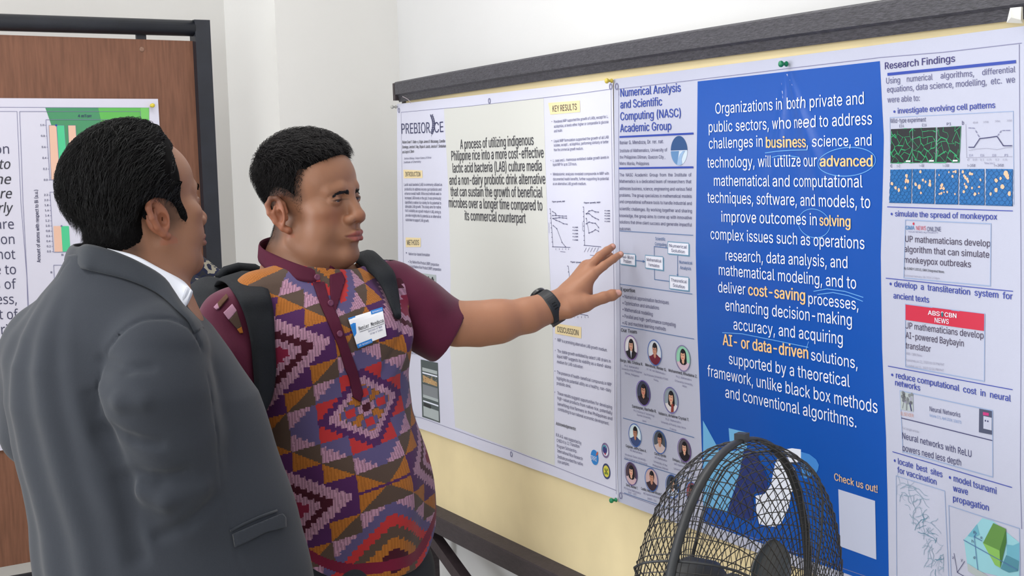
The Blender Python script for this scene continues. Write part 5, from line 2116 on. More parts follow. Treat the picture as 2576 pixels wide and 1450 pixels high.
def weave_col(u, v):
    x, y = u / GU, v / GV
    fine, n = 5.0, len(x)
    c = np.zeros((n, 3))

    def stepd(cx, cy, q):
        return (np.floor(np.abs(x - cx) * q) + np.floor(np.abs(y - cy) * q) + 1) / q
    cy1 = np.round(y / 16) * 16
    cy0 = np.floor(y / 16) * 16 + 8
    sx = np.where(x >= 0, 4.0, -4.0)
    cys = np.floor(y / 8.0) * 8.0 + 4.0
    # the side diamonds sit half-way up between both
    l1 = lambda cx, cy: np.abs(x - cx) + np.abs(y - cy)
    a1, a0 = l1(0, cy1), l1(0, cy0)
    side_even = l1(sx, cys)
    w = np.argmin(np.stack([side_even + 0.0, a1, a0]), 0)
    # (limit, follows the big squares instead of the fine zigzag, dye)
    seqS = [(.3, 0, 'slate'), (.9, 0, 'orange'), (1.4, 0, 'wine'), (1.85, 0, 'pink'), (2.2, 0, 'maroon'), (2.95, 0, 'pink'), (3, 1, 'purple'), (9, 0, 'orange')]
    seq0 = [(.6, 0, 'maroon'), (1.2, 0, 'orange'), (1.9, 0, 'olive'), (2.55, 0, 'red'), (3.15, 0, 'slate'), (3, 1, 'pink'), (9, 0, 'olive')]
    seq1 = [(1.35, 0, 'in'), (1.65, 0, 'pink'), (2.15, 0, 'purple'), (2, 1, 'red'), (3, 0, 'slate'), (3, 1, 'pink'), (9, 0, 'olive')]
    for k, (cx, cy, seq) in enumerate(((sx, cys, seqS), (0 * x, cy0, seq0), (0 * x, cy1, seq1))):
        kk = (0, 2, 1)[k]
        f = stepd(cx, cy, fine)
        b = stepd(cx, cy, 1.0)
        m = w == kk
        col = np.zeros((n, 3))
        prev = np.zeros(n, bool)
        for lim, big, nm in seq:
            dd = b if big else f
            sel = (dd <= lim + 1e-6) & ~prev
            if nm == 'in':
                cc = np.where(((np.floor(x * 2 + .5) + np.floor((y - cy) * 2 + .5)) % 2 == 0)[:, None], PAL['orange'], PAL['olive'])
                for ox, oy in ((.75, 0), (-.75, 0), (0, .75), (0, -.75)):
                    e = (np.floor(np.abs(x - ox) * fine) + np.floor(np.abs(y - cy - oy) * fine) + 1) / fine
                    cc = np.where((e <= .5)[:, None], PAL['slate'], cc)
                    cc = np.where((e <= .24)[:, None], PAL['red'], cc)
                cc = np.where((f <= .5)[:, None], PAL['pink'], cc)
                cc = np.where((f <= .25)[:, None], PAL['maroon'], cc)
                col = np.where(sel[:, None], cc, col)
            else:
                col = np.where(sel[:, None], PAL[nm], col)
            prev |= sel
        c = np.where(m[:, None], col, c)
    # thin weft line joining the tips of the side diamonds
    tip = (np.abs(y - cys) < .07) & (np.abs(x - sx) < 4) & (np.abs(x - sx) > 3.0)
    c = np.where(tip[:, None], PAL['purple'], c)
    # pinstripes of the warp
    stripe = (np.floor(x * 18) % 2 == 0)
    pk = np.abs(c - PAL['pink']).sum(1) < 1e-6
    og = np.abs(c - PAL['orange']).sum(1) < 1e-6
    c = np.where((stripe & pk)[:, None], PAL['pink'] * .62 + PAL['purple'] * .1, c)
    c = np.where((stripe & og)[:, None], PAL['orange'] * .8, c)
    return c


shirt = Sdf()
shirt.fn(stack_fn(oB, RB_, TAB))
shirt.chain([W(650, 748, 2.735), shR], [.050, .052], .045)
shirt.chain([W(905, 728, 2.885), shLf], [.058, .062], .04)
shirt.ell(oB + upB * -.17 + fB * .02, (.15, .135, .14), .06)
shirt.ell(oB + upB * .10 + fB * .055 + rB * .07, (.08, .06, .07), .05)
shirt.ell(oB + upB * .10 + fB * .055 - rB * .07, (.08, .06, .07), .05)


def hemfn(X):
    q = (X - oB) @ RB_
    th = np.arctan2(q[:, 0], q[:, 1])
    return (-.335 + .105 * np.sin(np.clip(np.abs(th), 0, math.pi / 2)) ** 4) - q[:, 2]


def shirt_folds(X):
    q = (X - oB) @ RB_
    th = np.arctan2(q[:, 0], q[:, 1])
    l = q[:, 2]
    lowr = np.clip((.05 - l) / .3, 0, 1)
    d = .006 * lowr * np.sin(th * 4.2 + l * 9 + .6) + .004 * lowr * np.sin(th * 7 - l * 14)
    # pull lines from the raised arm
    d += .0045 * np.exp(-((l - .06 - .22 * (th - .5)) / .012) ** 2) * np.clip(th, 0, 1) - .005 * np.exp(-((l - .0 - .20 * (th - .4)) / .02) ** 2) * np.clip(th + .2, 0, 1)
    return d


CBW = np.array([W(*q_) for q_ in ((788, 712, 2.715), (700, 693, 2.73), (650, 655, 2.815), (712, 634, 2.925), (775, 642, 2.95), (838, 664, 2.93), (878, 685, 2.89))])
cbc = CBW.mean(0)
cbn = np.linalg.svd(CBW - cbc)[2][2]
cbn = cbn if cbn[2] > 0 else -cbn


def neckcut(X):
    r = np.linalg.norm((X - cbc) - ((X - cbc) @ cbn)[:, None] * cbn, axis=1)
    return (X - cbc) @ cbn + .018 - np.clip(r - .098, 0, 1) * 3


shirt.fn(shirt_folds, op='disp')
shirt.fn(neckcut, .006, '&')
shirt.chain([cbc - cbn * .035, cbc + cbn * .1], .069, .01, '-')
shirt.fn(hemfn, .004, '&')
V, F = shirt.mesh((-.75, 2.40, .72), (.22, 3.12, 1.50), .0026)
q = (V[F].mean(1) - oB) @ RB_
th = np.arctan2(q[:, 0], q[:, 1])
u = th * .165 - .004
v = q[:, 2] + .0 - .02 * 0
col = weave_col(u, v + .022 - .14 * u)
dsh = shirt.grad(V[F[:, 0]], .004)
back = np.abs(th) > 2.0
col = np.where(back[:, None], PAL['yoke'], col)
hem = (q[:, 2] - (-.335 + .105 * np.sin(np.clip(np.abs(th), 0, math.pi / 2)) ** 4))
col = np.where(((hem > .014) & (hem < .034))[:, None], PAL['wine'] * .8, col)
M_WOV = cmat('woven_cloth', .85, .15, bump=.25, bscale=700, sheen=.1)
M_MAR = mat('maroon_cotton', '#511630', .8, .2, noise=.1, nscale=14, bump=.2, bscale=600, sheen=.15)
M_MARD = mat('maroon_cotton_placket', '#48122a', .8, .2, noise=.08, nscale=20, bump=.2, bscale=600)
shB = mesh('shirt', V, F, M_WOV, pB, ftint=col)

hemc = W(1131, 834, 2.94)
sd = hemc - shLf
sd /= np.linalg.norm(sd)
sl_ = Sdf()
sl_.chain([shLf + (-.012, 0, .005), W(1040, 775, 2.92), hemc + sd * .03], [.066, .060, .064], .03)
sl_.ell(W(1085, 842, 2.925), (.055, .05, .035), .05, R=roty(.55))
sl_.chain([W(1010, 690, 2.90), W(1090, 770, 2.89)], [.012, .01], .035)
sl_.fn(lambda X: (X - hemc) @ np.array(sd + 0) - .0 * X[:, 0], .003, '&')
sl_.chain([hemc - sd * .05, hemc + sd * .06], [.050, .0605], .006, '-')
V, F = sl_.mesh(shLf - .14, hemc + .14, .0032)
mesh('sleeve', V, F, M_MAR, pB)
sl2 = Sdf()
sl2.chain([W(640, 765, 2.73), shR + (-.004, 0, .0), W(584, 910, 2.665), W(606, 1010, 2.65)], [.045, .0575, .061, .060], .03)
sl2.fn(lambda X: (W(612, 985, 2.62)[2] - .02) - X[:, 2], .003, '&')
V, F = sl2.mesh(shR - (.15, .2, .36), shR + (.16, .16, .12), .004)
mesh('sleeve', V, F, M_MAR, pB)

zz = lambda pts: [(400 + x / 4.83, 560 + y / 4.83) for x, y in pts]
allS = Sdf()
allS.ops = list(shirt.ops) + list(sl2.ops[:3])
for nm, hx, pts in (('pink', '#a87f95', [(668, 1035), (715, 985), (735, 1045), (700, 1062)]), ('olive', '#5d4436', [(715, 985), (822, 872), (845, 915), (735, 1045)]),
                    ('pink', '#a87f95', [(785, 1100), (890, 995), (945, 1075), (850, 1190)]), ('olive', '#4c3d35', [(856, 1190), (945, 1080), (1005, 1270), (955, 1300)]),
                    ('orange', '#9c5f26', [(950, 1300), (1000, 1270), (1020, 1345), (985, 1350)])):
    patch('woven_shoulder_patch', allS, zz(pts), .0012, mat('dye_' + hx, hx, .85, .15), shB, 3, .0008)

# collar band: top and bottom edge around the neck
ct = [(815, 679, 2.755), (782, 675, 2.735), (736, 660, 2.735), (696, 643, 2.76), (662, 626, 2.795), (653, 611, 2.835), (672, 599, 2.88), (712, 594, 2.915), (770, 602, 2.935), (830, 625, 2.915), (868, 648, 2.875), (862, 660, 2.835), (830, 668, 2.79)]
cb = [(815, 714, 2.735), (788, 712, 2.715), (745, 705, 2.71), (700, 693, 2.73), (668, 676, 2.765), (650, 655, 2.815), (664, 640, 2.875), (712, 634, 2.925), (775, 642, 2.95), (838, 664, 2.93), (878, 685, 2.89), (872, 698, 2.84), (836, 708, 2.78)]
ribbon('collar', [W(*p) for p in ct], [W(*p) for p in cb], .004, M_MARD, shB)
patch('placket', shirt, [(786, 712), (815, 712), (826, 753), (850, 801), (874, 870), (898, 936), (911.7, 992), (905, 1012), (888, 1001), (877, 950), (867, 929), (849.6, 870), (825.5, 815), (805, 767)], .002, M_MARD, shB, 5)
patch('placket', shirt, [(829, 694), (858, 686), (868, 706), (856, 745), (842, 788), (833, 768), (830, 735)], .0016, M_MARD, shB, 5)
for x, y in ((798, 698), (829, 767), (851, 842)):
    c = trace(shirt, [(x, y)], .005)[0] if y > 710 else W(x, y, 2.716)
    k = MB()
    nrm = fB
    k.lathe(c, nrm, [(0, .0012), (.003, .0014), (.0055, .0022), (.006, .0012), (.0058, -.002), (0, -.002)], 18)
    k.build('button', mat('plum_button', '#6d3550', .25, .5), shB, smooth=True)
# back tail of the shirt showing beyond the side slit
A = [W(1040, 1130, 2.93), W(1052, 1160, 2.935), W(1070, 1190, 2.94), W(1077, 1218, 2.94)]
B = [W(1015, 1135, 2.97), W(1020, 1165, 2.975), W(1025, 1195, 2.98), W(1040, 1224, 2.985)]
ribbon('back_tail', A, B, .003, M_MARD, shB)
legs(pB, (hipB[0], hipB[1] + .0, hipB[2]), math.radians(-128) + math.pi / 2 - math.radians(0) - math.pi / 2, mat('charcoal_trousers', '#2a2d33', .8, .2, noise=.1, nscale=30, bump=.2, bscale=500), z_top=.98, rx=.178, ry=.142)

# ---- wristwatch
wc, wax = W(1381, 773, 2.997), wrL - W(1340, 790, 2.98)
wax = wax / np.linalg.norm(wax)
tilt = wax + np.array([.0, .0, .25])
wax2 = tilt / np.linalg.norm(tilt)
watch = empty('wristwatch', wc, 'black wristwatch strapped round the outstretched wrist', 'wristwatch')
M_RUB = mat('black_rubber', '#24262a', .5, .4)
k = MB()
k.lathe(wc, wax2, [(.0325, -.0125), (.0345, -.0125), (.0355, -.010), (.0355, .010), (.0345, .0125), (.0325, .0125), (.0325, -.0125)], 40)
k.build('strap', M_RUB, watch, smooth=False)
ux = np.cross(wax2, Zv)
ux /= np.linalg.norm(ux)
if (CAM - wc) @ ux < 0:
    ux = -ux
uz = np.cross(ux, wax2)
if uz[2] < 0:
    uz = -uz
tow = lambda a: ux * math.cos(a) + uz * math.sin(a)
k = MB()
for i in range(3):
    a = .35 - .17 * i
    p = wc + tow(a) * .0352
    k.beam(p - wax2 * .0045, p + wax2 * .0045, .0022, .0016, np.cross(tow(a), wax2))
k.build('strap_holes', mat('black_hole', '#0a0a0b', .7), watch)
p = wc + tow(2.5) * .0365
k = MB()
k.lathe(p - tow(2.5) * .004, tow(2.5), [(0, 0), (.018, 0), (.020, .002), (.020, .008), (.018, .010), (0, .010)], 28)
k.build('case', mat('watch_case', '#1b1d20', .3, .5), watch, smooth=False)
p = wc + tow(-1.25) * .037
k = MB()
k.beam(p - wax2 * .014 + tow(-1.25) * .0, p + wax2 * .014, .012, .006, np.cross(tow(-1.25), wax2))
k.build('buckle', mat('dark_buckle', '#3a3434', .35, .5), watch)

# ---- stick-on name badge
badge = [(873, 803.5), (960, 777), (970, 846), (896, 875)]


class Onto:
    """printing that lies on a curved surface, laid out inside four corners (TL TR BR BL)"""

    def __init__(s, S, c, lift):
        s.S, s.c, s.lift = S, [np.array(q, float) for q in c], lift

    def px(s, u, v):
        c = s.c
        u, v = np.asarray(u)[:, None], np.asarray(v)[:, None]
        return (c[0] * (1 - u) + c[1] * u) * (1 - v) + (c[3] * (1 - u) + c[2] * u) * v

    def add(s, u, v, F, m, name, parent, lay, bold_copies=1):
        X = trace(s.S, s.px(u, v), s.lift + lay * .0003)
        if bold_copies > 1:
            nv = len(X) // bold_copies
            g = s.S.grad(X)
            X = X + g * (.00004 * (np.arange(len(X)) // nv))[:, None]
        return mesh(name, X, F, m, parent, smooth=False)

    def quad(s, u0, v0, u1, v1, m, name, parent, lay=1, n=6, sl=0.0):
        g = [(u0 + (u1 - u0) * i / n + sl * (v0 + (v1 - v0) * j / n - v0), v0 + (v1 - v0) * j / n) for j in range(n + 1) for i in range(n + 1)]
        F = [(j * (n + 1) + i, (j + 1) * (n + 1) + i, (j + 1) * (n + 1) + i + 1, j * (n + 1) + i + 1) for j in range(n) for i in range(n)]
        return s.add([p[0] for p in g], [p[1] for p in g], F, m, name, parent, lay)

    def text(s, body, u0, u1, v, h, m, name, parent, face='sans', bold=.0, lay=2):
        V, F = glyphs(body, bold, 0, face)
        a, b = V[:, 0].min(), V[:, 0].max()
        return s.add(u0 + (V[:, 0] - a) / (b - a) * (u1 - u0), v - V[:, 1] / cap_h(face) * h, F, m, name, parent, lay, 4 if bold > .008 else 1)


bc = trace(shirt, [(921, 826)], .004)[0]
nb_ = empty('name_badge', bc, 'white and blue name sticker on the woven shirt', 'name badge')
on = Onto(shirt, badge, .0035)
M_BW, M_BB = mat('badge_white', '#e6e6ea', .45, .4), mat('badge_blue', '#2378c4', .4, .4)
on.quad(0, 0, 1, 1, M_BW, 'card', nb_, 0, 10)
on.add([0, .11, .21, .155, .10, .05, .0, .0], [0, 0, 0, .27, .55, .6, .64, .3], [(0, 7, 1), (7, 3, 1), (1, 3, 2), (7, 6, 5), (7, 5, 3), (5, 4, 3)], M_BB, 'blue_corner', nb_, 1)
on.quad(.66, -.02, 1, .12, M_BB, 'blue_tab', nb_, 1)
on.quad(.0, .90, .52, 1.04, M_BB, 'blue_tab', nb_, 1)
on.text("Renier Mendoza", .20, .97, .50, .13, M_BLK, 'name_lettering', nb_, 'mono', .018)
on.quad(.2, .545, .98, .56, M_BLK, 'underline', nb_, 2, 4)
on.text("Institute of Math", .46, .90, .66, .07, M_INK2, 'small_lettering', nb_, 'mono', .01)
on.text("College of Science", .50, .90, .76, .06, M_INK2, 'small_lettering', nb_, 'mono', .01)
on.text("UPD Mathematics", .06, .48, 1.0, .06, M_WHT, 'tab_lettering', nb_, 'mono', .0)
on.text("Mathematics", .70, .97, .085, .06, M_WHT, 'tab_lettering', nb_, 'mono', .0)

# ---- backpack
M_PACK = mat('black_nylon', '#191c21', .75, .2, noise=.15, nscale=30, bump=.35, bscale=350)
M_PACK2 = mat('grey_black_nylon', '#212429', .75, .25, noise=.15, nscale=30, bump=.35, bscale=350)
cK = oB - fB * .262 + upB * .03
pk = empty('backpack', cK, 'black backpack worn over both shoulders of the woven shirt', 'backpack')
S = Sdf()


def rbox(c, R, hs, r):
    return lambda X: (lambda d: np.sqrt((np.maximum(d, 0) ** 2).sum(1)) + np.minimum(d.max(1), 0) - r)(np.abs((X - c) @ R) - (np.array(hs) - r))


S.fn(rbox(cK, RB_, (.15, .085, .22), .06))
S.ell(cK - rB * .10 + upB * .16 + fB * .03, (.07, .07, .06), .04)
V, F = S.mesh(cK - .36, cK + .36, .006)
V = V + S.grad(V, .004) * (.003 * np.sin(V @ np.array([60, 30, 45.])) * np.sin(V @ np.array([-20, 50, 80.])))[:, None]
mesh('pack_body', V, F, M_PACK2, pk)
allB = Sdf()
allB.ops = list(shirt.ops) + list(sl2.ops[:3]) + list(sl_.ops[:2])


def strap(ea, eb, name, off=.007, th=.010):
    """band whose two edges follow the given places; places without a depth lie on the shirt"""
    out = []
    for e in (ea, eb):
        lie = [q[:2] for q in e if len(q) == 2]
        on_ = iter(trace(allB, lie, off))
        out.append(np.array([W(*q) if len(q) == 3 else next(on_) for q in e]))
    return ribbon(name, out[0], out[1], th, M_PACK, pk, sub=6)


strap([(606, 688, 2.94), (628, 684, 2.86), (654, 700, 2.78), (675, 742), (689, 795), (694, 860), (691, 930), (676, 1000), (656, 1042)],
      [(538, 722, 2.90), (548, 706, 2.80), (570, 714, 2.70), (597, 752, 2.635), (614, 800), (626, 860), (632, 925), (638, 985), (646, 1034)], 'shoulder_strap', .008)
strap([(872, 662, 3.0), (880, 648, 2.94), (898, 662, 2.87), (930, 700), (955, 735), (972, 770), (986, 800)],
      [(925, 634, 3.02), (938, 632, 2.96), (958, 648, 2.89), (984, 690), (994, 725), (998, 765), (999, 806)], 'shoulder_strap', .010)
k = MB()
k.tube([W(548, 700, 2.93), W(568, 682, 2.94), W(600, 673, 2.95), W(640, 676, 2.96), W(668, 690, 2.96)], [.009, .010, .010, .010, .008], 10)
k.build('carry_handle', M_PACK, pk, smooth=True)
k = MB()
k.beam(W(975, 700, 2.855), W(991, 772, 2.87), .010, .003, RT)
k.build('strap_webbing', M_PACK2, pk)

# ================================================== the man in the grey suit
ZK = .96


def WA(x, y, z):
    return W(x, y, z * ZK)


TA, MA, SA = CAM + (np.array([-.6224, 2.483, 1.5623]) - CAM) * ZK, rotz(math.radians(-47)) @ rotx(math.radians(5.05)) @ roty(math.radians(-2.129)), 1.029 * ZK
oA = WA(345, 1000, 2.46)
pA = empty('person', (oA[0] + .06, oA[1], 0), 'man in a charcoal grey suit jacket seen from behind', 'person')
bA = Sdf()
add_head(bA, TA, MA, SA, full=1.08, cheek=1.12)
nA = WA(306, 725, 2.47)
bA.chain([TA + MA @ np.array([0, -.02, -.03]), TA + MA @ np.array([0, -.03, -.10]), nA], [.058, .059, .066], .018)
bA.ell(TA + MA @ np.array([.02, .03, -.088]), (.035, .045, .024), .03)
bA.chain([nA, oA + (0, 0, .1), WA(400, 1300, 2.5)], [.07, .10, .10], .05)
bA.chain([nA + (0, 0, -.06), WA(400, 880, 2.42), WA(405, 1100, 2.37), WA(510, 1470, 2.38)], [.06, .055, .045, .035], .03)
bA.chain([nA + (0, 0, -.06), WA(140, 880, 2.55), WA(140, 1100, 2.60), WA(250, 1400, 2.62)], [.06, .055, .045, .035], .03)
hA0 = WA(545, 1560, 2.39)
bA.chain([WA(510, 1470, 2.38), hA0, hA0 + (.02, .01, -.05)], [.033, .030, .024], .015)
for i in range(4):
    b = hA0 + (.0 + .008 * i, -.02 + .016 * i, -.06)
    bA.chain([b, b + (.012, 0, -.04), b + (.016, .0, -.07)], [.010, .009, .007], .004)
bA.chain([hA0 + (.02, -.02, -.01), hA0 + (.045, -.02, -.05)], [.013, .010], .006)
VA, FA = bA.mesh((-1.05, 1.95, .62), (-.15, 2.80, 1.76), .0021)
stubA = [(lambda q: np.exp(-((q[:, 2] + .09) / .02) ** 2) * (q[:, 1] > .05), .10),
         (lambda q: np.clip((-.03 - q[:, 1]) / .02, 0, 1) * np.clip((q[:, 2] + .085) / .03, 0, 1), .7),
         (lambda q: np.clip((np.abs(q[:, 0]) - .05) / .01, 0, 1) * np.clip((q[:, 2] + .035) / .02, 0, 1) * np.clip((.040 - q[:, 1]) / .01, 0, 1) * (q[:, 1] > .008), .5)]
bodyA = mesh('body', VA, FA, M_SKIN, pA, tint=skin_tint(VA, TA, MA, SA, '#8a614b', '#7f4d48', stub=stubA, hairc='#1a1413'))
eyeballs(TA, MA, SA, bodyA)
brow_hair('eyebrow', bA, TA, MA, SA, M_HAIRM, bodyA, 220, 6, .007)
hairlineA = [(.088, .110), (.066, .104), (.046, .094), (.042, .075), (.042, .049), (.040, .023), (.044, .003), (.047, -.016), (.041, -.028), (.031, -.016), (.027, .002), (.020, .012), (.007, .020), (-.011, .024), (-.024, .014), (-.031, -.01), (-.033, -.032), (-.040, -.044), (-.06, -.052),
             (-.13, -.058), (-.17, 0), (-.16, .2), (.05, .2), (.095, .13)]


def thA(q):
    t = np.interp(q[:, 2], [-.06, -.03, .02, .07, .11, .15], [.003, .012, .019, .022, .022, .022])
    sb = np.clip((q[:, 1] - .008) / .012, 0, 1) * np.clip((.045 - q[:, 2]) / .03, 0, 1)
    return t * np.interp(q[:, 1], [-.1, -.05, .03, .08], [1.15, 1.1, 1.0, .8]) * (1 - .82 * sb)


def combA(q):
    side = np.clip((np.abs(q[:, 0]) - .035) / .03, 0, 1)[:, None]
    bk = np.clip((-.02 - q[:, 1]) / .05, 0, 1)[:, None]
    d = np.array([0, -1.0, .0]) * (1 - bk) + np.array([0, -.35, -1.0]) * bk
    d = d + side * np.array([0, -.2, -.55])
    return d + np.stack([.45 * (1 - bk[:, 0]) * (1 - side[:, 0]), 0 * q[:, 0], 0 * q[:, 0]], 1)


add_hair('hair', bA, VA, headsel(VA, FA, TA, MA, SA), TA, MA, SA, hairlineA, .0, thA, combA,
         lambda q: np.interp(q[:, 2], [-.06, -.03, .0, .04, .12], [.006, .012, .026, .042, .05]), 10000, M_HAIRM, bodyA, .00052, 21, .42, .25)

# ---- jacket
M_SUIT = mat('charcoal_suiting', '#2d3139', .82, .2, noise=.06, nscale=500, bump=.15, bscale=900, sheen=.12)
M_SUIT2 = mat('charcoal_suiting_collar', '#2d3138', .82, .2, noise=.06, nscale=500, bump=.15, bscale=900, sheen=.12)
JT = [(640, 255, 80, .07), (690, 275, 120, .095), (730, 284, 160, .115), (780, 286, 196, .132), (830, 294, 236, .145), (900, 306, 276, .157), (1000, 336, 312, .166), (1100, 362, 320, .172), (1200, 392, 322, .176), (1300, 418, 330, .180), (1400, 436, 338, .184), (1520, 452, 345, .188)]
JP = np.array([[*WA(x, y, 2.47), h * 2.47 * ZK / FPX, r * ZK] for y, x, h, r in JT])[::-1]


def jacket_stack(X):
    z = X[:, 2]
    cx, cy, rx, ry = [np.interp(z, JP[:, 2], JP[:, i]) for i in (0, 1, 3, 4)]
    x, y = X[:, 0] - cx, X[:, 1] - cy
    k0 = np.sqrt((x / rx) ** 2 + (y / ry) ** 2) + 1e-9
    k1 = np.sqrt((x / rx ** 2) ** 2 + (y / ry ** 2) ** 2) + 1e-9
    d = k0 * (k0 - 1) / k1 * .9
    return np.maximum(d, np.maximum(z - JP[:, 2].max(), JP[:, 2].min() - z))


jk = Sdf()
jk.fn(jacket_stack)
jk.chain([WA(290, 745, 2.44), WA(395, 850, 2.37)], [.055, .062], .06)
jk.chain([WA(280, 735, 2.47), WA(125, 850, 2.53)], [.05, .055], .05)
jk.chain([WA(100, 900, 2.53), WA(98, 1080, 2.57)], [.066, .062], .04)
jk.chain([WA(400, 895, 2.352), WA(398, 1000, 2.34), WA(430, 1110, 2.345), WA(450, 1200, 2.352), WA(468, 1320, 2.365), WA(512, 1480, 2.385), WA(540, 1545, 2.39)], [.074, .083, .074, .066, .063, .063, .06], .02)


def jacket_folds(X):
    """broad soft folds of the cloth"""
    z, x = X[:, 2], X[:, 0]
    a = np.arctan2(x - np.interp(z, JP[:, 2], JP[:, 0]), -(X[:, 1] - np.interp(z, JP[:, 2], JP[:, 1])))
    back = np.clip((-.15 - a) / .3, 0, 1)
    d = .0032 * back * np.sin(a * 15 + 1.5 * np.sin(z * 6)) * np.clip((1.46 - z) / .12, 0, 1)
    arm = np.exp(-((a - .15) / .35) ** 2)
    d += .0030 * arm * np.sin(z * 62 + a * 9 + 1.2 * np.sin(a * 5)) * np.exp(-((z - 1.16) / .13) ** 2)
    d += .0016 * np.sin(x * 23 + z * 31) * np.sin(x * 17 - z * 19)
    return d


jk.fn(jacket_folds, op='disp')
# creases at the elbow and the armhole
for pts, r, kk, op in [([(288, 1078), (330, 1105), (400, 1118)], .006, .012, '-'), ([(335, 1190), (400, 1205), (470, 1190)], .006, .014, '-'), ([(345, 1238), (420, 1262), (510, 1230)], .007, .02, '+'),
                       ([(258, 905), (320, 930), (380, 926)], .005, .012, '-'), ([(252, 985), (300, 1010), (360, 1012)], .006, .02, '+'),
                       ([(400, 1350), (470, 1320), (545, 1255)], .005, .014, '-'), ([(235, 1000), (262, 1090), (310, 1210), (345, 1400)], .010, .02, '-')]:
    X = trace(jk, pts, -.004 if op == '+' else .003)
    jk.chain(list(X), r, kk, op)
seam = trace(jk, [(248, 1040), (245, 1010), (252, 940), (270, 880), (319, 824), (368, 802), (429, 802), (478, 824), (509, 880)], .0005)
jk.chain(list(seam), .0028, .004, '-')
seam2 = trace(jk, [(521, 940), (540, 1050), (552, 1173), (570, 1296), (597, 1390), (620, 1450)], .001)
jk.chain(list(seam2), .002, .004, '-')
seam3 = trace(jk, [(145, 700), (160, 672), (172, 660)], .0005)
jk.chain(list(seam3), .0015, .002, '-')
V, F = jk.mesh((-1.15, 1.9, .62), (-.1, 2.9, 1.54), .0042)
jkt = mesh('suit_jacket', V, F, M_SUIT, pA)
def edge(S, pts, off, pre=(), post=()):
    return np.vstack([np.array([WA(*q) for q in pre]).reshape(-1, 3), trace(S, pts, off), np.array([WA(*q) for q in post]).reshape(-1, 3)])


top_ = edge(bA, [(405, 716), (343, 670), (285, 640), (240, 626)], .016, [(512, 826, 2.41), (492, 802, 2.395), (455, 764, 2.375)], [(200, 621, 2.45), (186, 619, 2.49), (190, 614, 2.55), (240, 610, 2.60)])
bot_ = edge(jk, [(490, 838), (470, 812), (444, 786), (393, 742), (325, 710), (245, 688), (212, 680)], .004, [(), ][1:], [(182, 674, 2.44), (166, 668, 2.50), (172, 660, 2.57), (225, 656, 2.62)])
ribbon('collar', top_, bot_, .006, M_SUIT2, jkt, bulge=.003)
wt = [(275, 630), (338, 648), (400, 684), (450, 711), (478, 728)]
wb = [(275, 668), (335, 692), (395, 736), (436, 768), (463, 774)]
wsh = ribbon('white_shirt_collar', edge(bA, wt[:4], .007, (), [(482, 730, 2.405)]), edge(bA, wb[:3], .010, (), [(438, 770, 2.365), (466, 776, 2.39)]), .003, mat('white_shirting', '#dfe3ee', .7, .2, bump=.1, bscale=900), pA)
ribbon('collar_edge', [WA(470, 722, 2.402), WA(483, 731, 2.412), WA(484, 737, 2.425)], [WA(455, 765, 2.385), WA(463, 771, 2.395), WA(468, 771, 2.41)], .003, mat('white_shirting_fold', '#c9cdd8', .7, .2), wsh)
patch('pocket_flap', jk, [(583, 1345), (640, 1320), (704, 1294), (712, 1305), (713, 1328), (664, 1340), (622, 1362), (588, 1378)], .0035, M_SUIT, jkt, 5, .003)
X = trace(jk, [(578, 1337), (610, 1320), (650, 1302), (694, 1286)], .002)
k = MB()
k.tube(list(X), .0022, 8)
k.build('pocket_welt', M_SUIT2, jkt, smooth=True)
legs(pA, WA(420, 1500, 2.47), math.radians(-48), mat('charcoal_suit_trousers', '#3f424a', .82, .2, noise=.06, nscale=300), 'suit_trousers', z_top=.86, rx=.2, ry=.16)

# ================================================== the person half hidden between them
TC, MC, SC = W(352, 552, 3.24), rotz(math.radians(62)), .93
pC = empty('person', (TC[0], TC[1], 0), 'person in a navy patterned shirt mostly hidden behind the grey suit', 'person')
bC = Sdf()
add_head(bC, TC, MC, SC)
nC = W(432, 722, 3.26)
bC.chain([TC + MC @ np.array([0, -.02, -.03]), TC + MC @ np.array([0, -.03, -.09]), W(440, 700, 3.25), nC], [.050, .050, .046, .046], .02)
bC.chain([nC, W(440, 900, 3.27), W(450, 1150, 3.27)], [.06, .09, .09], .05)
bC.chain([nC, W(600, 800, 3.33), W(620, 1000, 3.36), W(600, 1190, 3.30)], [.05, .045, .04, .03], .03)
bC.chain([nC, W(300, 800, 3.2), W(290, 1000, 3.2), W(300, 1190, 3.15)], [.05, .045, .04, .03], .03)
for hx, hz in ((600, 3.30), (300, 3.15)):
    h_ = W(hx, 1200, hz)
    bC.chain([h_, h_ + (0, 0, -.07)], [.03, .025], .015)
    for i in range(4):
        b = h_ + (-.025 + .017 * i, 0, -.085)
        bC.chain([b, b + (0, -.006, -.04), b + (0, -.014, -.065)], [.009, .0085, .007], .004)
    bC.chain([h_ + (-.025, -.01, -.03), h_ + (-.045, -.02, -.075)], [.012, .009], .006)
VC, FC = bC.mesh((-1.35, 2.75, .60), (-.35, 3.6, 1.76), .0038)
bodyC = mesh('body', VC, FC, M_SKIN, pC, tint=skin_tint(VC, TC, MC, SC, '#b07f5c', '#9a5a54'))
eyeballs(TC, MC, SC, bodyC)
add_hair('hair', bC, VC, headsel(VC, FC, TC, MC, SC), TC, MC, SC, hairlineA, .012, lambda q: thA(q) * .7, combA,
         lambda q: np.interp(q[:, 2], [-.08, -.02, .04, .12], [.012, .02, .03, .035]), 2500, M_HAIRM, bodyC, .0006, 31, .3, .2)
m = mat('navy_print_cloth', '#161a34', .75, .2)
nt = m.node_tree
tc, mp, vo, ns, rp = [nt.nodes.new('ShaderNode' + t) for t in ('TexCoord', 'Mapping', 'TexNoise', 'TexNoise', 'ValToRGB')]
mp.inputs['Rotation'].default_value = (.3, .5, .9)
mp.inputs['Scale'].default_value = (16, 16, 34)
vo.inputs['Scale'].default_value = 1.6
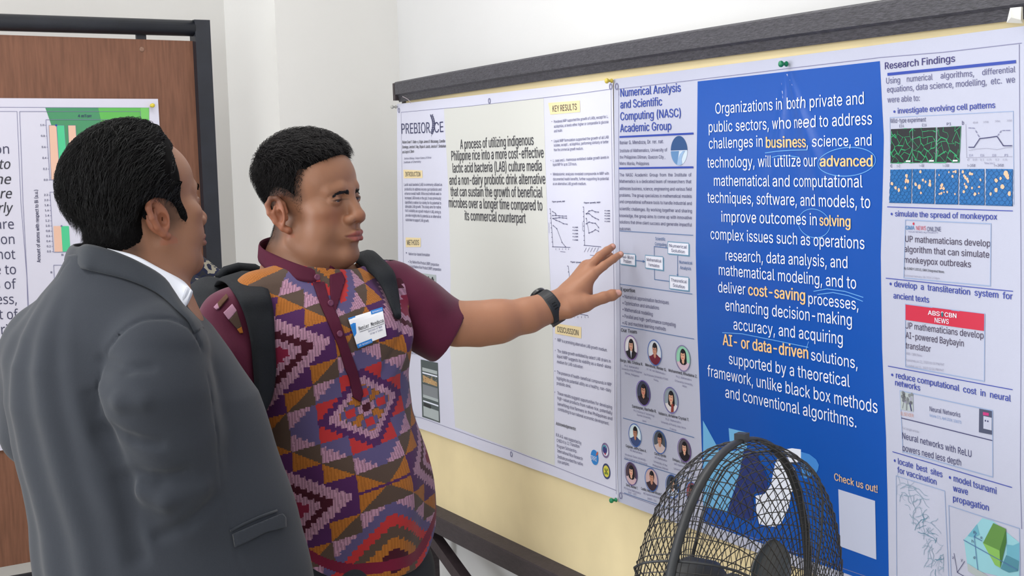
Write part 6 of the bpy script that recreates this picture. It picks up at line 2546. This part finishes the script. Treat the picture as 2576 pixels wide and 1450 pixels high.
vo.inputs['Detail'].default_value = 1.5
vo.inputs['Distortion'].default_value = 1.2
rp.color_ramp.interpolation = 'CONSTANT'
e_ = rp.color_ramp.elements
e_[0].color = (*lin('#161a34'), 1)
e_[1].position = .565
e_[1].color = (*lin('#8d8778'), 1)
x_ = e_.new(.36)
x_.color = (*lin('#23252b'), 1)
x_ = e_.new(.46)
x_.color = (*lin('#161a34'), 1)
e_[0].color = (*lin('#2a2622'), 1)
nt.links.new(tc.outputs['Object'], mp.inputs['Vector'])
nt.links.new(mp.outputs['Vector'], vo.inputs['Vector'])
nt.links.new(vo.outputs['Fac'], rp.inputs['Fac'])
nt.links.new(rp.outputs['Color'], nt.nodes['Principled BSDF'].inputs['Base Color'])
S = Sdf()
S.chain([W(440, 720, 3.28), W(445, 900, 3.28), W(450, 1180, 3.28)], [.085, .15, .15], .05)
S.chain([W(482, 712, 3.27), W(580, 780, 3.32), W(620, 1000, 3.36)], [.05, .07, .06], .04)
S.chain([W(430, 740, 3.27), W(310, 800, 3.21), W(292, 1000, 3.2)], [.06, .07, .06], .04)
S.fn(lambda X: W(450, 1180, 3.28)[2] - X[:, 2], .004, '&')
S.chain([TC + MC @ np.array([0, -.03, -.06]), W(438, 690, 3.245)], [.050, .048], .003, '-')
V, F = S.mesh((-1.45, 2.8, .80), (-.3, 3.75, 1.6), .006)
shC = mesh('patterned_shirt', V, F, m, pC)
ribbon('collar', [W(489, 662, 3.28), W(482, 672, 3.235), W(462, 704, 3.19), W(440, 735, 3.185)], [W(520, 688, 3.285), W(508, 702, 3.22), W(486, 738, 3.175), W(455, 770, 3.17)], .004, m, shC)
legs(pC, W(450, 1230, 3.28), math.radians(62), mat('dark_trousers', '#2b2b30', .8, .2), z_top=.92)
# ------------------------------------------------------------------ standing fan
M_FW = mat('black_fan_wire', '#1a1718', .4, .5)
M_FP = mat('black_fan_plastic', '#26282c', .45, .4, noise=.1, nscale=40)
fc = W(1868, 1545, 2.06)
vdir = ray(1868, HZ(1868))
vdir[2] = 0
vdir /= np.linalg.norm(vdir)
vr = np.cross(vdir, Zv)
an = math.radians(66)
fax = -vdir * math.cos(an) + vr * math.sin(an)
fax /= np.linalg.norm(fax)
fu, fv = np.cross(fax, Zv), Zv
fan = empty('standing_fan', (fc[0], fc[1], 0), 'black standing fan with a round wire cage in front of the blue poster', 'fan')
FR = .243
PROF = np.array([(1.0, 0.0), (.985, .028), (.94, .052), (.86, .070), (.74, .080), (.55, .087), (.34, .090), (.2, .090)])
sgnP = lambda a, r, h: fc + (fu * math.cos(a) + fv * math.sin(a)) * r * FR + fax * h


def prof_at(t):
    L = np.r_[0, np.cumsum(np.linalg.norm(np.diff(PROF * [FR, 1], axis=0), axis=1))]
    t = t * L[-1]
    return np.interp(t, L, PROF[:, 0]), np.interp(t, L, PROF[:, 1])


for sg, nm in ((1, 'front_guard'), (-1, 'rear_guard')):
    k = MB()
    for i in range(64):
        a0 = 2 * math.pi * i / 64
        pts = []
        for t in np.linspace(0, 1, 16):
            r, h = prof_at(t)
            pts.append(sgnP(a0 + .10 * t * sg, r, sg * h))
        k.tube(pts, .00080, 5, caps=False)
    for t in np.linspace(.05, .97, 24 if sg > 0 else 20):
        r, h = prof_at(t)
        k.tube([sgnP(a, r, sg * (h - .0015)) for a in np.linspace(0, 2 * math.pi, 73)[:-1]], .00058, 4, closed=True)
    k.build(nm, M_FW, fan, smooth=True)
    for i in range(4):
        k = MB()
        a0 = 2 * math.pi * (i + .35) / 4
        k.tube([sgnP(a0 + .10 * t * sg, prof_at(t)[0], sg * (prof_at(t)[1] + .001)) for t in np.linspace(0, 1, 16)], .0018, 6)
        k.build('guard_rib', M_FP, fan, smooth=True)
k = MB()
ring = [(FR + .000, -.0065), (FR + .004, -.006), (FR + .005, 0), (FR + .004, .006), (FR + .000, .0065), (FR - .001, 0), (FR + .000, -.0065)]
k.lathe(fc, fax, ring, 96)
k.build('rim_band', M_FP, fan, smooth=True)
k = MB()
p = sgnP(math.radians(92), 1.025, 0)
k.beam(p - fax * .008, p + fax * .008, .012, .016, fv)
k.build('rim_clip', M_FP, fan)
k = MB()
k.lathe(fc + fax * .082, fax, [(.0, .016), (.035, .015), (.048, .010), (.052, .0), (.0, -.001)], 32)
k.build('hub_badge', M_FP, fan, smooth=True)
k = MB()
k.lathe(fc - fax * .03, -fax, [(0, 0), (.03, 0), (.055, .008), (.068, .022), (.070, .058), (.062, .075), (.045, .085), (0, .088)], 32)
k.build('motor_housing', M_FP, fan, smooth=True)
k = MB()
k.lathe(fc + fax * .03, fax, [(0, .025), (.03, .022), (.036, .0), (.036, -.04), (0, -.04)], 24)
hub = k.build('rotor_hub', M_FP, fan, smooth=True)
for b in range(3):
    a0 = math.radians(-90 + 120 * b)
    V, F = [], []
    nr, nc = 10, 7
    for i in range(nr):
        t = i / (nr - 1)
        r = .03 + (.132 - .03) * t
        wdt = .03 + .045 * math.sin(min(1, t * 1.15) * 2.2) if t < .95 else .05
        for j in range(nc):
            s = (j / (nc - 1) - .5) * wdt
            aa = a0 + s / max(r, .06) * math.cos(.45)
            V.append(fc + (fu * math.cos(aa) + fv * math.sin(aa)) * r + fax * (.015 + s * .5 * (1.1 - .5 * t) + .006 * (1 - (2 * j / (nc - 1) - 1) ** 2)))
    n0 = len(V)
    V += [v - fax * .0022 for v in V]
    for i in range(nr - 1):
        for j in range(nc - 1):
            q = (i * nc + j, (i + 1) * nc + j, (i + 1) * nc + j + 1, i * nc + j + 1)
            F += [q, tuple(n0 + w for w in q[::-1])]
    for i in range(nr - 1):
        for j in (0, nc - 1):
            F.append((i * nc + j, (i + 1) * nc + j, n0 + (i + 1) * nc + j, n0 + i * nc + j))
    for j in range(nc - 1):
        for i in (0, nr - 1):
            F.append((i * nc + j, i * nc + j + 1, n0 + i * nc + j + 1, n0 + i * nc + j))
    mesh('blade', V, F, mat('smoky_fan_blade', '#3c4148', .35, .5), fan)
k = MB()
pp = fc - fax * .11
k.lathe((pp[0], pp[1], .03), Zv, [(.021, 0), (.021, .55), (.016, .56), (.016, pp[2] - .09), (.026, pp[2] - .08), (.026, pp[2] - .03), (0, pp[2] - .03)], 20)
k.build('pole', M_FP, fan, smooth=True)
k = MB()
k.lathe((pp[0], pp[1], 0), Zv, [(0, 0), (.20, 0), (.21, .008), (.20, .02), (.08, .035), (.035, .07), (.0, .075)], 40)
k.build('base', M_FP, fan, smooth=True)
